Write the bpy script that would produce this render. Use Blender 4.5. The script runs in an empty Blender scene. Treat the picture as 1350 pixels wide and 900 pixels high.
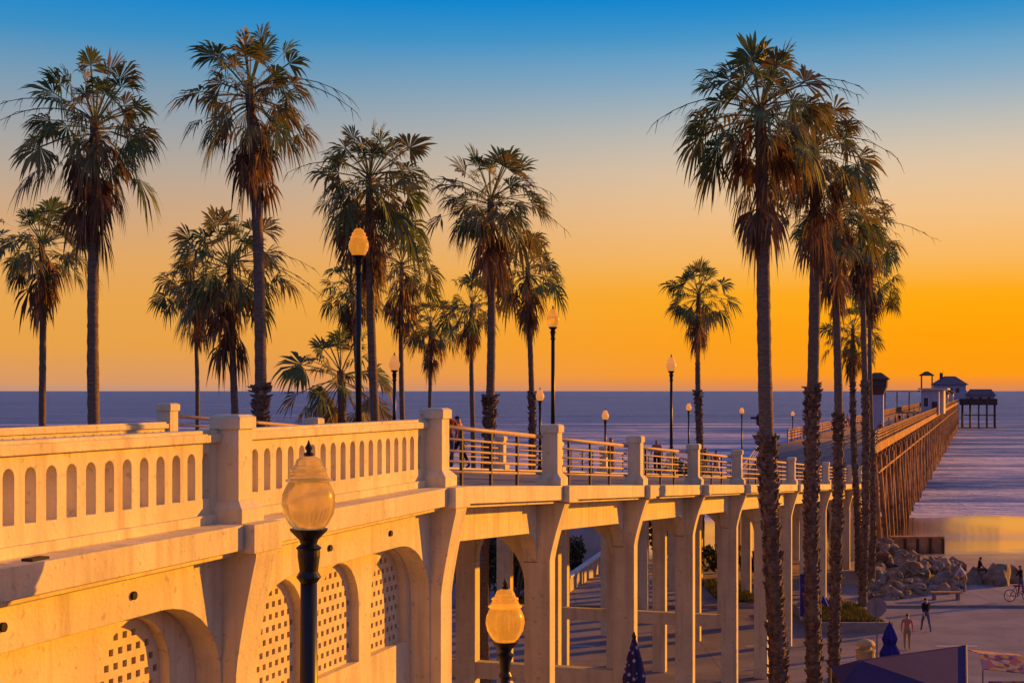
import bpy, bmesh, math, random
from mathutils import Vector, Matrix, noise as mnoise

R = math.radians
scene = bpy.context.scene
COL = scene.collection

# ------------------------------------------------------------------ camera
cam_d = bpy.data.cameras.new('camera')
cam_d.sensor_width = 36.0
cam_d.lens = 50.0
cam_d.shift_y = 0.0482
cam_d.clip_start = 0.1
cam_d.clip_end = 120000.0
cam = bpy.data.objects.new('camera', cam_d)
COL.objects.link(cam)
cam.location = (0.0, 0.0, 12.0)
cam.rotation_euler = (R(90), 0, 0)
scene.camera = cam

# ------------------------------------------------------------------ sky and sun
EXPOSURE = 0.5
SUN_AZ, SUN_EL = 59.0, 9.5          # azimuth clockwise from +Y (the view direction), elevation
sun_to = Vector((math.sin(R(SUN_AZ)) * math.cos(R(SUN_EL)), math.cos(R(SUN_AZ)) * math.cos(R(SUN_EL)), math.sin(R(SUN_EL))))

world = bpy.data.worlds.new('World')
scene.world = world
world.use_nodes = True
wt = world.node_tree
wt.nodes.clear()


def lin(r, g, b):
    f = lambda c: (c / 255 / 12.92) if c / 255 <= 0.04045 else ((c / 255 + 0.055) / 1.055) ** 2.4
    return (f(r), f(g), f(b), 1.0)


def wn(t, **kw):
    n = wt.nodes.new(t)
    for k, v in kw.items():
        setattr(n, k, v)
    return n


w_out = wn('ShaderNodeOutputWorld')
w_tc = wn('ShaderNodeTexCoord')
w_sep = wn('ShaderNodeSeparateXYZ')
wt.links.new(w_tc.outputs['Generated'], w_sep.inputs[0])
w_mul = wn('ShaderNodeMath', operation='MULTIPLY')
w_mul.inputs[1].default_value = 2.0
w_mul.use_clamp = True
wt.links.new(w_sep.outputs['Z'], w_mul.inputs[0])


def ramp_w(stops):
    n = wn('ShaderNodeValToRGB')
    cr = n.color_ramp
    while len(cr.elements) > 1:
        cr.elements.remove(cr.elements[-1])
    cr.elements[0].position, cr.elements[0].color = stops[0]
    for p, c in stops[1:]:
        e = cr.elements.new(p)
        e.color = c
    wt.links.new(w_mul.outputs[0], n.inputs[0])
    return n


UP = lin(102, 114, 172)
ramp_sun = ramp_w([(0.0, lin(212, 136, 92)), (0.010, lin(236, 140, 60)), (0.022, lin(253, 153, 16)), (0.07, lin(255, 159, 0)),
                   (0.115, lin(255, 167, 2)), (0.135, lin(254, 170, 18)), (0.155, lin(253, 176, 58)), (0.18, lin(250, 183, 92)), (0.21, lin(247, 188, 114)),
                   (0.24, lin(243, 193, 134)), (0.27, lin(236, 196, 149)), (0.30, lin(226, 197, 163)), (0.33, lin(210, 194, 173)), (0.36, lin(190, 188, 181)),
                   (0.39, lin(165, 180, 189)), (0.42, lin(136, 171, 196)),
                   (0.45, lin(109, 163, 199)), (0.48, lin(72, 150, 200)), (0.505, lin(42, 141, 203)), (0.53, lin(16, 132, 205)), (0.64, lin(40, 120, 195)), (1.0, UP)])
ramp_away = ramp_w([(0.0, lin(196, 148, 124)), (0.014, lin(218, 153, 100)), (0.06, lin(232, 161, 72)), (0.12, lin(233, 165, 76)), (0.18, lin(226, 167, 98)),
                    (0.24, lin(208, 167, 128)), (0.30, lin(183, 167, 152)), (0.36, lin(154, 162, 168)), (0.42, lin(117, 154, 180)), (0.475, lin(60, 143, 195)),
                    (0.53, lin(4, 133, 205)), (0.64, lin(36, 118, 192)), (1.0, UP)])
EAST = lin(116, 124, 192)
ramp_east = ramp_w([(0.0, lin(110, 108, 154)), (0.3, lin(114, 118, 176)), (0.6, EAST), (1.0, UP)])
# horizontal angle from the glow
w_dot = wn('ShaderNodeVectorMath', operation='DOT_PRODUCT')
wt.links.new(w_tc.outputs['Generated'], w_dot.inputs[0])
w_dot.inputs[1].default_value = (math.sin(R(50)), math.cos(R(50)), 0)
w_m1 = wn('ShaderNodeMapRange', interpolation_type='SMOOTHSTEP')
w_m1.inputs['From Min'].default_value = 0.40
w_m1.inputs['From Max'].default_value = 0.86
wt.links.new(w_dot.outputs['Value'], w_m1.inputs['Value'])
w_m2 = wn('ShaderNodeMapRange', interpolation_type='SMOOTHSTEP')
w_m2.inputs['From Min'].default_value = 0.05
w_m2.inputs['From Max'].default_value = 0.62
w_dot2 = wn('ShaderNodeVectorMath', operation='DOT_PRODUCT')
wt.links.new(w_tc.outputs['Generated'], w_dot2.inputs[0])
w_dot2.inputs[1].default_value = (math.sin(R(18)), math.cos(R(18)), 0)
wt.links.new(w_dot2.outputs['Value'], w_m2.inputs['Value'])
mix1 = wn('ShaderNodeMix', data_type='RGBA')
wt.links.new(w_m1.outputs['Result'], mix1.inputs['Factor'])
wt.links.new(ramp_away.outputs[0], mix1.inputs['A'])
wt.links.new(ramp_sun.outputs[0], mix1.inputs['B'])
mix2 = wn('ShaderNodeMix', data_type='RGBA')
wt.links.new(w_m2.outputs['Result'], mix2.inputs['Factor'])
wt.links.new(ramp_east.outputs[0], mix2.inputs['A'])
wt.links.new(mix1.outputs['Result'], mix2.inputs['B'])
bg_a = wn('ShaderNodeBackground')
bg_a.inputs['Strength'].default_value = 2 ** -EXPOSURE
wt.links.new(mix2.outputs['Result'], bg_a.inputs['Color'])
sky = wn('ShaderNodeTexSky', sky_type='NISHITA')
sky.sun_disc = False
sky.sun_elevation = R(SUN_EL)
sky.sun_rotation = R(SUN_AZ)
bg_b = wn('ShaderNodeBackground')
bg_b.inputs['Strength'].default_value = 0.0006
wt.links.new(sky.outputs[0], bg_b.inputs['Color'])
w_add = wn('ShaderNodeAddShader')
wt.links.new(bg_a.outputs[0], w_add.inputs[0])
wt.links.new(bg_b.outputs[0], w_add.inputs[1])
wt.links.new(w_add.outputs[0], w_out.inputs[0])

sun_d = bpy.data.lights.new('sun', 'SUN')
sun_d.energy = 4.7
sun_d.angle = R(0.6)
sun_d.color = (1.0, 0.385, 0.001)
sun = bpy.data.objects.new('sun', sun_d)
COL.objects.link(sun)
sun.location = (60, 40, 60)
sun.rotation_euler = sun_to.to_track_quat('Z', 'Y').to_euler()

vs = scene.view_settings
vs.view_transform = 'Standard'
vs.look = 'None'
vs.exposure = EXPOSURE
vs.gamma = 1.0
vs.use_curve_mapping = False
scene.cycles.max_bounces = 6
scene.cycles.transparent_max_bounces = 6

# ------------------------------------------------------------------ materials
MATS = {}


def mat(name, base, rough=0.8, var=0.0, scale=2.0, bump=0.0, bscale=20.0, spec=0.3, metal=0.0, base2=None, stretch=(1, 1, 1),
        emit=None, estr=0.0, island=None, transl=0.0, streak=0.0, bevel=0.0, wear=0.0):
    m = bpy.data.materials.new(name)
    m.use_nodes = True
    t = m.node_tree
    n, l = t.nodes, t.links
    bs = n['Principled BSDF']
    bs.inputs['Roughness'].default_value = rough
    bs.inputs['Metallic'].default_value = metal
    bs.inputs['Specular IOR Level'].default_value = spec
    c1 = tuple(base) + (1,)
    geo = n.new('ShaderNodeNewGeometry')
    mp = n.new('ShaderNodeMapping')
    mp.inputs['Scale'].default_value = stretch
    l.new(geo.outputs['Position'], mp.inputs['Vector'])
    col = None
    if var or base2:
        nz = n.new('ShaderNodeTexNoise')
        nz.inputs['Scale'].default_value = scale
        nz.inputs['Detail'].default_value = 6
        nz.inputs['Roughness'].default_value = 0.65
        l.new(mp.outputs[0], nz.inputs['Vector'])
        c2 = tuple(base2) + (1,) if base2 else tuple(x * (1 - var) for x in base) + (1,)
        mr = n.new('ShaderNodeMapRange')
        mr.inputs['From Min'].default_value = 0.36
        mr.inputs['From Max'].default_value = 0.64
        l.new(nz.outputs['Fac'], mr.inputs['Value'])
        mx = n.new('ShaderNodeMix')
        mx.data_type = 'RGBA'
        mx.inputs['A'].default_value = c1
        mx.inputs['B'].default_value = c2
        l.new(mr.outputs['Result'], mx.inputs['Factor'])
        col = mx.outputs['Result']
    else:
        rgb = n.new('ShaderNodeRGB')
        rgb.outputs[0].default_value = c1
        col = rgb.outputs[0]
    if streak:
        m2 = n.new('ShaderNodeMapping')
        m2.inputs['Scale'].default_value = (5.0, 5.0, 0.35)
        l.new(geo.outputs['Position'], m2.inputs['Vector'])
        nz2 = n.new('ShaderNodeTexNoise')
        nz2.inputs['Scale'].default_value = 1.0
        nz2.inputs['Detail'].default_value = 5
        l.new(m2.outputs[0], nz2.inputs['Vector'])
        mr2 = n.new('ShaderNodeMapRange')
        mr2.inputs['From Min'].default_value = 0.50
        mr2.inputs['From Max'].default_value = 0.78
        mr2.inputs['To Max'].default_value = streak
        l.new(nz2.outputs['Fac'], mr2.inputs['Value'])
        mx2 = n.new('ShaderNodeMix')
        mx2.data_type = 'RGBA'
        mx2.inputs['B'].default_value = (base[0] * 0.45, base[1] * 0.38, base[2] * 0.34, 1)
        l.new(mr2.outputs['Result'], mx2.inputs['Factor'])
        l.new(col, mx2.inputs['A'])
        col = mx2.outputs['Result']
    if wear:
        nz3 = n.new('ShaderNodeTexNoise')
        nz3.inputs['Scale'].default_value = 9.0
        nz3.inputs['Detail'].default_value = 8
        l.new(geo.outputs['Position'], nz3.inputs['Vector'])
        mr3 = n.new('ShaderNodeMapRange')
        mr3.inputs['From Min'].default_value = 0.62
        mr3.inputs['From Max'].default_value = 0.70
        mr3.inputs['To Max'].default_value = wear
        l.new(nz3.outputs['Fac'], mr3.inputs['Value'])
        mx3 = n.new('ShaderNodeMix')
        mx3.data_type = 'RGBA'
        mx3.inputs['B'].default_value = (0.16, 0.13, 0.11, 1)
        l.new(mr3.outputs['Result'], mx3.inputs['Factor'])
        l.new(col, mx3.inputs['A'])
        col = mx3.outputs['Result']
    if island:
        mx4 = n.new('ShaderNodeMix')
        mx4.data_type = 'RGBA'
        mx4.inputs['B'].default_value = tuple(island) + (1,)
        l.new(geo.outputs['Random Per Island'], mx4.inputs['Factor'])
        l.new(col, mx4.inputs['A'])
        col = mx4.outputs['Result']
    l.new(col, bs.inputs['Base Color'])
    nrm = None
    if bevel:
        bv = n.new('ShaderNodeBevel')
        bv.samples = 4
        bv.inputs['Radius'].default_value = bevel
        nrm = bv.outputs[0]
    if bump:
        nb = n.new('ShaderNodeTexNoise')
        nb.inputs['Scale'].default_value = bscale
        nb.inputs['Detail'].default_value = 5
        l.new(mp.outputs[0], nb.inputs['Vector'])
        bm = n.new('ShaderNodeBump')
        bm.inputs['Strength'].default_value = bump
        bm.inputs['Distance'].default_value = 0.03
        l.new(nb.outputs['Fac'], bm.inputs['Height'])
        if nrm:
            l.new(nrm, bm.inputs['Normal'])
        nrm = bm.outputs[0]
    if nrm:
        l.new(nrm, bs.inputs['Normal'])
    if emit:
        bs.inputs['Emission Color'].default_value = tuple(emit) + (1,)
        bs.inputs['Emission Strength'].default_value = estr
    if transl:
        tr = n.new('ShaderNodeBsdfTranslucent')
        l.new(col, tr.inputs['Color'])
        ms = n.new('ShaderNodeMixShader')
        ms.inputs[0].default_value = transl
        l.new(bs.outputs[0], ms.inputs[1])
        l.new(tr.outputs[0], ms.inputs[2])
        l.new(ms.outputs[0], n['Material Output'].inputs['Surface'])
    MATS[name] = m
    return m


M_CONC = mat('painted_concrete', (0.79, 0.68, 0.41), 0.85, var=0.20, scale=0.9, bump=0.3, bscale=18, streak=0.55, bevel=0.018, wear=0.34)
M_CONC2 = mat('lattice_concrete', (0.76, 0.64, 0.38), 0.88, var=0.18, scale=3, bump=0.3, bscale=30)
M_DARKHOLE = mat('drain_iron', (0.03, 0.022, 0.018), 0.8, var=0.3)
M_RAIL = mat('painted_steel_rail', (0.50, 0.34, 0.22), 0.55, var=0.25, scale=6)
M_RAILP = mat('dark_steel_post', (0.06, 0.045, 0.045), 0.6, var=0.2)
M_DECK = mat('bridge_paving', (0.20, 0.17, 0.16), 0.9, var=0.2, bump=0.2)
M_IRON = mat('black_lamp_iron', (0.012, 0.011, 0.014), 0.42, spec=0.4, var=0.3, scale=8)
M_GLOBE = mat('frosted_globe', (0.93, 0.70, 0.36), 0.22, var=0.40, scale=4, spec=0.5, emit=(1.0, 0.45, 0.06), estr=0.06)
M_GLOBE_LIT = mat('lit_globe', (0.93, 0.58, 0.16), 0.22, spec=0.5, emit=(1.0, 0.36, 0.03), estr=0.22, var=0.40, scale=6)
for _m in (M_GLOBE, M_GLOBE_LIT):
    _m.node_tree.nodes['Principled BSDF'].inputs['Transmission Weight'].default_value = 0.78
    _m.node_tree.nodes['Principled BSDF'].inputs['IOR'].default_value = 1.12
M_GLOBE_FAR = mat('glowing_globe', (0.7, 0.45, 0.22), 0.4, emit=(1.0, 0.40, 0.07), estr=0.42, transl=0.3, var=0.1)
M_TRUNK = mat('palm_bark', (0.24, 0.17, 0.11), 0.95, var=0.5, scale=6, bump=0.9, bscale=5, stretch=(1, 1, 4))
M_SHEATH = mat('palm_leaf_bases', (0.34, 0.23, 0.15), 0.95, var=0.5, scale=4, island=(0.10, 0.065, 0.045))
M_FROND = mat('palm_frond_green', (0.20, 0.26, 0.08), 0.55, var=0.4, scale=1.2, island=(0.08, 0.13, 0.04), transl=0.30)
M_FROND2 = mat('palm_frond_olive', (0.36, 0.28, 0.09), 0.55, var=0.4, scale=1.2, island=(0.13, 0.13, 0.04), transl=0.30)
M_DEAD = mat('palm_dead_frond', (0.46, 0.27, 0.13), 0.9, var=0.5, scale=1.5, island=(0.10, 0.055, 0.03), transl=0.25)
M_STALK = mat('palm_flower_stalk', (0.16, 0.12, 0.07), 0.8, var=0.3)
M_ASPH = mat('asphalt', (0.28, 0.245, 0.265), 0.85, var=0.35, scale=0.35, bump=0.3, bscale=40, base2=(0.18, 0.160, 0.190))
M_PAVE = mat('pavement', (0.30, 0.26, 0.28), 0.85, var=0.25, scale=0.6, bump=0.2, bscale=30)
def joints(m, sx, sy, dark):
    n, l = m.node_tree.nodes, m.node_tree.links
    g = n.new('ShaderNodeNewGeometry')
    b = n.new('ShaderNodeTexBrick')
    b.offset = 0.0
    b.inputs['Scale'].default_value = 1.0
    b.inputs['Mortar Size'].default_value = 0.03
    b.inputs['Brick Width'].default_value = sx
    b.inputs['Row Height'].default_value = sy
    b.inputs['Color1'].default_value = (1, 1, 1, 1); b.inputs['Color2'].default_value = (0.86, 0.86, 0.86, 1); b.inputs['Mortar'].default_value = (dark, dark, dark, 1)
    l.new(g.outputs['Position'], b.inputs['Vector'])
    mx = n.new('ShaderNodeMix'); mx.data_type = 'RGBA'; mx.blend_type = 'MULTIPLY'
    mx.inputs['Factor'].default_value = 1.0
    bs = n['Principled BSDF']
    l.new(bs.inputs['Base Color'].links[0].from_socket, mx.inputs['A']); l.new(b.outputs['Color'], mx.inputs['B'])
    l.new(mx.outputs['Result'], bs.inputs['Base Color'])


joints(M_PAVE, 1.8, 1.8, 0.45)
joints(M_ASPH, 9.0, 6.0, 0.6)
M_KERB = mat('kerb_concrete', (0.30, 0.26, 0.24), 0.9, var=0.25, bump=0.2)
M_EARTH = mat('bank_earth', (0.13, 0.10, 0.085), 0.95, var=0.4, scale=0.8, bump=0.4)
M_WHITE = mat('white_paint', (0.75, 0.72, 0.68), 0.7, var=0.2, scale=3)
M_WALL = mat('pale_wall', (0.55, 0.50, 0.48), 0.9, var=0.2, scale=1.0, streak=0.25)
M_ROCK = mat('boulder', (0.33, 0.245, 0.175), 0.95, base2=(0.14, 0.10, 0.072), scale=1.6, bump=0.8, bscale=6)
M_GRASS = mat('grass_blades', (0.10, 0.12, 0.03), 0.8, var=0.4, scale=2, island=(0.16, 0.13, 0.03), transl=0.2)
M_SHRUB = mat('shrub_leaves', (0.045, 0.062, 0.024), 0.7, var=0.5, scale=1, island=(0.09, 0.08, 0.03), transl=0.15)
M_TIMBER = mat('pier_timber', (0.56, 0.30, 0.12), 0.9, var=0.45, scale=0.7, bump=0.4, bscale=4, base2=(0.20, 0.095, 0.05))
M_TIMBERD = mat('dark_timber', (0.09, 0.055, 0.04), 0.9, var=0.4, scale=1.2)
M_LILAC = mat('lilac_wall_tone', (0.42, 0.40, 0.46), 0.8, var=0.15, scale=1.2)
M_CREAM = mat('cream_paint', (0.62, 0.50, 0.36), 0.8, var=0.15, scale=1.2)
M_ROOF = mat('brown_roof', (0.15, 0.085, 0.065), 0.9, var=0.3, scale=1)
M_PURPROOF = mat('slate_roof', (0.20, 0.14, 0.15), 0.9, var=0.3, scale=0.5)
M_GLASS = mat('dark_glass', (0.03, 0.03, 0.04), 0.12, spec=0.6, var=0.3)
M_NAVY = mat('navy_canvas', (0.060, 0.035, 0.110), 0.85, var=0.2, scale=1.0, bump=0.2, bscale=6)
M_BLUE = mat('blue_canvas', (0.030, 0.028, 0.26), 0.8, var=0.3, scale=4)
M_TENT_LIT = mat('tent_canvas_lit', (0.52, 0.36, 0.20), 0.8, var=0.2)  # sunlight on the tent's right end, put into a paler canvas colour
M_TAN = mat('tan_plastic', (0.55, 0.42, 0.20), 0.7, var=0.2, scale=5)
M_GREY = mat('galvanised_metal', (0.30, 0.27, 0.27), 0.5, metal=0.4, var=0.2)
M_RED = mat('sign_red', (0.45, 0.03, 0.03), 0.5, var=0.1)
M_SKIN = mat('skin', (0.42, 0.24, 0.16), 0.6, var=0.1)
M_HAIR = mat('hair', (0.03, 0.018, 0.012), 0.7, var=0.3, scale=20)
M_BLACK = mat('black_cloth', (0.012, 0.011, 0.014), 0.9, var=0.3)
M_WCLOTH = mat('white_cloth', (0.55, 0.50, 0.55), 0.9, var=0.12, scale=6)
M_PINK = mat('pink_cloth', (0.50, 0.20, 0.16), 0.9, var=0.15, scale=6)
M_JEANS = mat('blue_denim', (0.10, 0.11, 0.22), 0.9, var=0.25, scale=9)
M_KHAKI = mat('khaki_cloth', (0.34, 0.26, 0.14), 0.9, var=0.15, scale=9)
M_REDC = mat('red_cloth', (0.40, 0.07, 0.04), 0.9, var=0.2, scale=6)
M_ORC = mat('orange_cloth', (0.55, 0.22, 0.05), 0.9, var=0.2, scale=6)
M_TYRE = mat('rubber', (0.015, 0.015, 0.015), 0.8, var=0.2)


def dots_mat():
    m = mat('navy_dotted_canvas', (0.03, 0.026, 0.10), 0.85, var=0.2)
    n, l = m.node_tree.nodes, m.node_tree.links
    g = n.new('ShaderNodeTexCoord')
    v = n.new('ShaderNodeTexVoronoi')
    v.inputs['Scale'].default_value = 9
    l.new(g.outputs['Object'], v.inputs['Vector'])
    lt = n.new('ShaderNodeMath'); lt.operation = 'LESS_THAN'; lt.inputs[1].default_value = 0.30
    l.new(v.outputs['Distance'], lt.inputs[0])
    mx = n.new('ShaderNodeMix'); mx.data_type = 'RGBA'
    old = n['Principled BSDF'].inputs['Base Color'].links[0].from_socket
    l.new(lt.outputs[0], mx.inputs['Factor']); l.new(old, mx.inputs['A'])
    mx.inputs['B'].default_value = (0.35, 0.33, 0.45, 1)
    l.new(mx.outputs['Result'], n['Principled BSDF'].inputs['Base Color'])
    return m


def pattern_mat():
    m = mat('patterned_fabric', (0.5, 0.25, 0.12), 0.9)
    n, l = m.node_tree.nodes, m.node_tree.links
    g = n.new('ShaderNodeTexCoord')
    v = n.new('ShaderNodeTexVoronoi')
    v.inputs['Scale'].default_value = 4.5
    l.new(g.outputs['Object'], v.inputs['Vector'])
    cr = n.new('ShaderNodeValToRGB')
    cr.color_ramp.interpolation = 'CONSTANT'
    e = cr.color_ramp.elements
    e[0].color = (0.55, 0.28, 0.07, 1); e[1].position = 0.85; e[1].color = (0.20, 0.05, 0.12, 1)
    for p, c in ((0.3, (0.42, 0.10, 0.12, 1)), (0.5, (0.50, 0.36, 0.20, 1)), (0.68, (0.24, 0.14, 0.24, 1))):
        x = e.new(p); x.color = c
    sp = n.new('ShaderNodeSeparateColor')
    l.new(v.outputs['Color'], sp.inputs[0])
    l.new(sp.outputs[0], cr.inputs[0])
    l.new(cr.outputs[0], n['Principled BSDF'].inputs['Base Color'])
    return m


M_DOTS = dots_mat()
M_PATT = pattern_mat()


# ------------------------------------------------------------------ helpers
class MB:
    """collects shapes in world coordinates (or in the frame given by xf) and links them as one mesh object"""

    def __init__(self, xf=None):
        self.v, self.f, self.m, self.xf, self.mi = [], [], [], xf, 0

    def add(self, vs_, fs):
        o = len(self.v)
        for p in vs_:
            self.v.append(Vector(self.xf(*p)) if self.xf else Vector(p))
        for f in fs:
            self.f.append([i + o for i in f])
            self.m.append(self.mi)

    def box(self, x0, x1, y0, y1, z0, z1):
        self.add([(x0, y0, z0), (x1, y0, z0), (x1, y1, z0), (x0, y1, z0), (x0, y0, z1), (x1, y0, z1), (x1, y1, z1), (x0, y1, z1)],
                 [(0, 3, 2, 1), (4, 5, 6, 7), (0, 1, 5, 4), (1, 2, 6, 5), (2, 3, 7, 6), (3, 0, 4, 7)])

    def frustum(self, cx, cy, z0, z1, a0, b0, a1, b1):
        self.add([(cx - a0, cy - b0, z0), (cx + a0, cy - b0, z0), (cx + a0, cy + b0, z0), (cx - a0, cy + b0, z0),
                  (cx - a1, cy - b1, z1), (cx + a1, cy - b1, z1), (cx + a1, cy + b1, z1), (cx - a1, cy + b1, z1)],
                 [(0, 3, 2, 1), (4, 5, 6, 7), (0, 1, 5, 4), (1, 2, 6, 5), (2, 3, 7, 6), (3, 0, 4, 7)])

    def tube(self, pts, rad, n=8, cap=True):
        pts = [Vector(p) for p in pts]
        k = len(pts)
        rads = rad if isinstance(rad, (list, tuple)) else [rad] * k
        vs_, fs = [], []
        for i, p in enumerate(pts):
            d = (pts[min(i + 1, k - 1)] - pts[max(i - 1, 0)]).normalized()
            a = d.cross(Vector((0, 0, 1)))
            if a.length < 1e-3:
                a = Vector((1, 0, 0))
            a.normalize()
            b = a.cross(d)
            for j in range(n):
                t = 2 * math.pi * j / n
                vs_.append(tuple(p + rads[i] * (math.cos(t) * a + math.sin(t) * b)))
        for i in range(k - 1):
            for j in range(n):
                fs.append((i * n + j, i * n + (j + 1) % n, (i + 1) * n + (j + 1) % n, (i + 1) * n + j))
        if cap:
            fs.append(tuple(range(n - 1, -1, -1)))
            fs.append(tuple((k - 1) * n + j for j in range(n)))
        self.add(vs_, fs)

    def lathe(self, c, prof, n=16, star=0.0):
        vs_, fs = [], []
        for r_, z in prof:
            for j in range(n):
                t = 2 * math.pi * j / n
                rr = r_ * (1 - (star if j % 2 else 0))
                vs_.append((c[0] + rr * math.cos(t), c[1] + rr * math.sin(t), c[2] + z))
        k = len(prof)
        for i in range(k - 1):
            for j in range(n):
                fs.append((i * n + j, i * n + (j + 1) % n, (i + 1) * n + (j + 1) % n, (i + 1) * n + j))
        fs.append(tuple(range(n - 1, -1, -1)))
        fs.append(tuple((k - 1) * n + j for j in range(n)))
        self.add(vs_, fs)

    def build(self, name, m, parent=None, smooth=False):
        me = bpy.data.meshes.new(name)
        off = Vector((0, 0, 0))
        p = parent
        while p is not None:
            off += Vector(p.location)
            p = p.parent
        me.from_pydata([tuple(q - off) for q in self.v], [], self.f)
        ms = m if isinstance(m, (list, tuple)) else [m]
        for x in ms:
            me.materials.append(x)
        if len(ms) > 1:
            me.polygons.foreach_set('material_index', self.m)
        if smooth:
            me.polygons.foreach_set('use_smooth', [True] * len(me.polygons))
        me.update()
        o = bpy.data.objects.new(name, me)
        COL.objects.link(o)
        if parent is not None:
            o.parent = parent
        return o


def tag(o, label=None, cat=None, group=None, kind=None):
    if label: o['label'] = label
    if cat: o['category'] = cat
    if group: o['group'] = group
    if kind: o['kind'] = kind
    return o


def empty(name, loc, label, cat, group=None):
    o = bpy.data.objects.new(name, None)
    o.empty_display_size = 0.3
    o.location = loc
    COL.objects.link(o)
    return tag(o, label, cat, group)


def copy_tree(o, parent=None):
    c = o.copy()
    COL.objects.link(c)
    c.parent = parent
    for ch in list(o.children):
        copy_tree(ch, c)
    return c


def plate(outer, holes, t):
    """2D outline with holes, given a thickness: verts (a, b, c) and faces"""
    cu = bpy.data.curves.new('outline', 'CURVE')
    cu.dimensions = '2D'
    cu.fill_mode = 'BOTH'
    cu.extrude = t / 2
    for poly in [outer] + list(holes):
        sp = cu.splines.new('POLY')
        sp.points.add(len(poly) - 1)
        for i, (a, b) in enumerate(poly):
            sp.points[i].co = (a, b, 0, 1)
        sp.use_cyclic_u = True
    ob = bpy.data.objects.new('outline', cu)
    me = bpy.data.meshes.new_from_object(ob)
    v = [tuple(x.co) for x in me.vertices]
    f = [tuple(p.vertices) for p in me.polygons]
    bpy.data.objects.remove(ob)
    bpy.data.curves.remove(cu)
    bpy.data.meshes.remove(me)
    return v, f


def PX(px, Y):
    return (px - 675.0) / 1875.0 * Y


def PZ(py, Y):
    return 12.0 - (py - 515.0) / 1875.0 * Y


def sstep(t):
    t = max(0.0, min(1.0, t))
    return t * t * (3 - 2 * t)


# bridge frame: u along the bridge, v towards the street side, z up
def B(u, v, z):
    return (-1.24 + 0.3125 * u + 0.9499 * v, 23.2 + 0.9499 * u - 0.3125 * v, z)


def zb(u):
    return 10.45 - 0.0617 * max(0.0, u)


def zbf(u):
    return 10.45 - 0.0617 * max(0.0, u - 6.63)


def ground_z(x, y):
    if y < 4: return 10.3
    if y < 18: return 10.3 - 5.3 * sstep((y - 4) / 14)
    if y < 28: return 5.0
    if y < 31: return 5.0 * (1 - (y - 28) / 3)
    if y < 88: return 0.0
    if y < 98: return -0.021 * (y - 88) ** 2 / 10.0
    return -0.21 - 0.042 * (y - 98) if y < 230 else -5.75 - (y - 230) * 0.01


SEA_Z = -3.2

# ------------------------------------------------------------------ ground, beach and sea
def sheet(name, xs, ys, zf, m, smooth=True):
    mb = MB()
    nx = len(xs)
    mb.v = [Vector((x, y, zf(x, y))) for y in ys for x in xs]
    mb.f = [[j * nx + i, j * nx + i + 1, (j + 1) * nx + i + 1, (j + 1) * nx + i] for j in range(len(ys) - 1) for i in range(nx - 1)]
    mb.m = [0] * len(mb.f)
    return tag(mb.build(name, m, None, smooth), kind='structure')


def frange(a, b, n):
    return [a + (b - a) * i / n for i in range(n + 1)]


gx = [-3000, -1500, -700] + frange(-300, 300, 60) + [700, 1500, 3000]
sheet('ground', gx, [-400, -100, -20, 0] + frange(4, 31, 27) + [40, 50, 60, 70, 80, 88], lambda x, y: ground_z(x, y) - 0.02, M_EARTH, False)


def beach_mat():
    m = mat('beach_sand', (0.40, 0.29, 0.21), 0.95, var=0.2, scale=0.5, bump=0.5, bscale=1.5)
    n, l = m.node_tree.nodes, m.node_tree.links
    bs = n['Principled BSDF']
    g = n.new('ShaderNodeNewGeometry')
    s = n.new('ShaderNodeSeparateXYZ')
    l.new(g.outputs['Position'], s.inputs[0])
    nz = n.new('ShaderNodeTexNoise')
    nz.inputs['Scale'].default_value = 0.16; nz.inputs['Detail'].default_value = 5
    l.new(g.outputs['Position'], nz.inputs['Vector'])
    ad = n.new('ShaderNodeMath'); ad.operation = 'MULTIPLY_ADD'; ad.inputs[1].default_value = 22.0
    l.new(nz.outputs['Fac'], ad.inputs[0]); l.new(s.outputs['Y'], ad.inputs[2])
    mr = n.new('ShaderNodeMapRange')
    mr.inputs['From Min'].default_value = 115.0
    mr.inputs['From Max'].default_value = 128.0
    l.new(ad.outputs[0], mr.inputs['Value'])
    mr2 = n.new('ShaderNodeMapRange')
    mr2.inputs['To Min'].default_value = 0.95; mr2.inputs['To Max'].default_value = 0.15
    l.new(mr.outputs['Result'], mr2.inputs['Value'])
    l.new(mr2.outputs['Result'], bs.inputs['Roughness'])
    mx = n.new('ShaderNodeMix'); mx.data_type = 'RGBA'
    l.new(mr.outputs['Result'], mx.inputs['Factor'])
    l.new(bs.inputs['Base Color'].links[0].from_socket, mx.inputs['A'])
    mx.inputs['B'].default_value = (0.10, 0.065, 0.05, 1)
    l.new(mx.outputs['Result'], bs.inputs['Base Color'])
    bmp = [x for x in n if x.type == 'BUMP'][0]
    mr3 = n.new('ShaderNodeMapRange')
    mr3.inputs['To Min'].default_value = 0.5; mr3.inputs['To Max'].default_value = 0.004
    l.new(mr.outputs['Result'], mr3.inputs['Value'])
    l.new(mr3.outputs['Result'], bmp.inputs['Strength'])
    sp = n.new('ShaderNodeMapRange')
    sp.inputs['To Min'].default_value = 0.2; sp.inputs['To Max'].default_value = 0.9
    l.new(mr.outputs['Result'], sp.inputs['Value'])
    l.new(sp.outputs['Result'], bs.inputs['Specular IOR Level'])
    l.new(mr.outputs['Result'], bs.inputs['Coat Weight'])
    bs.inputs['Coat Roughness'].default_value = 0.13
    bs.inputs['Coat IOR'].default_value = 1.6
    return m


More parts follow.
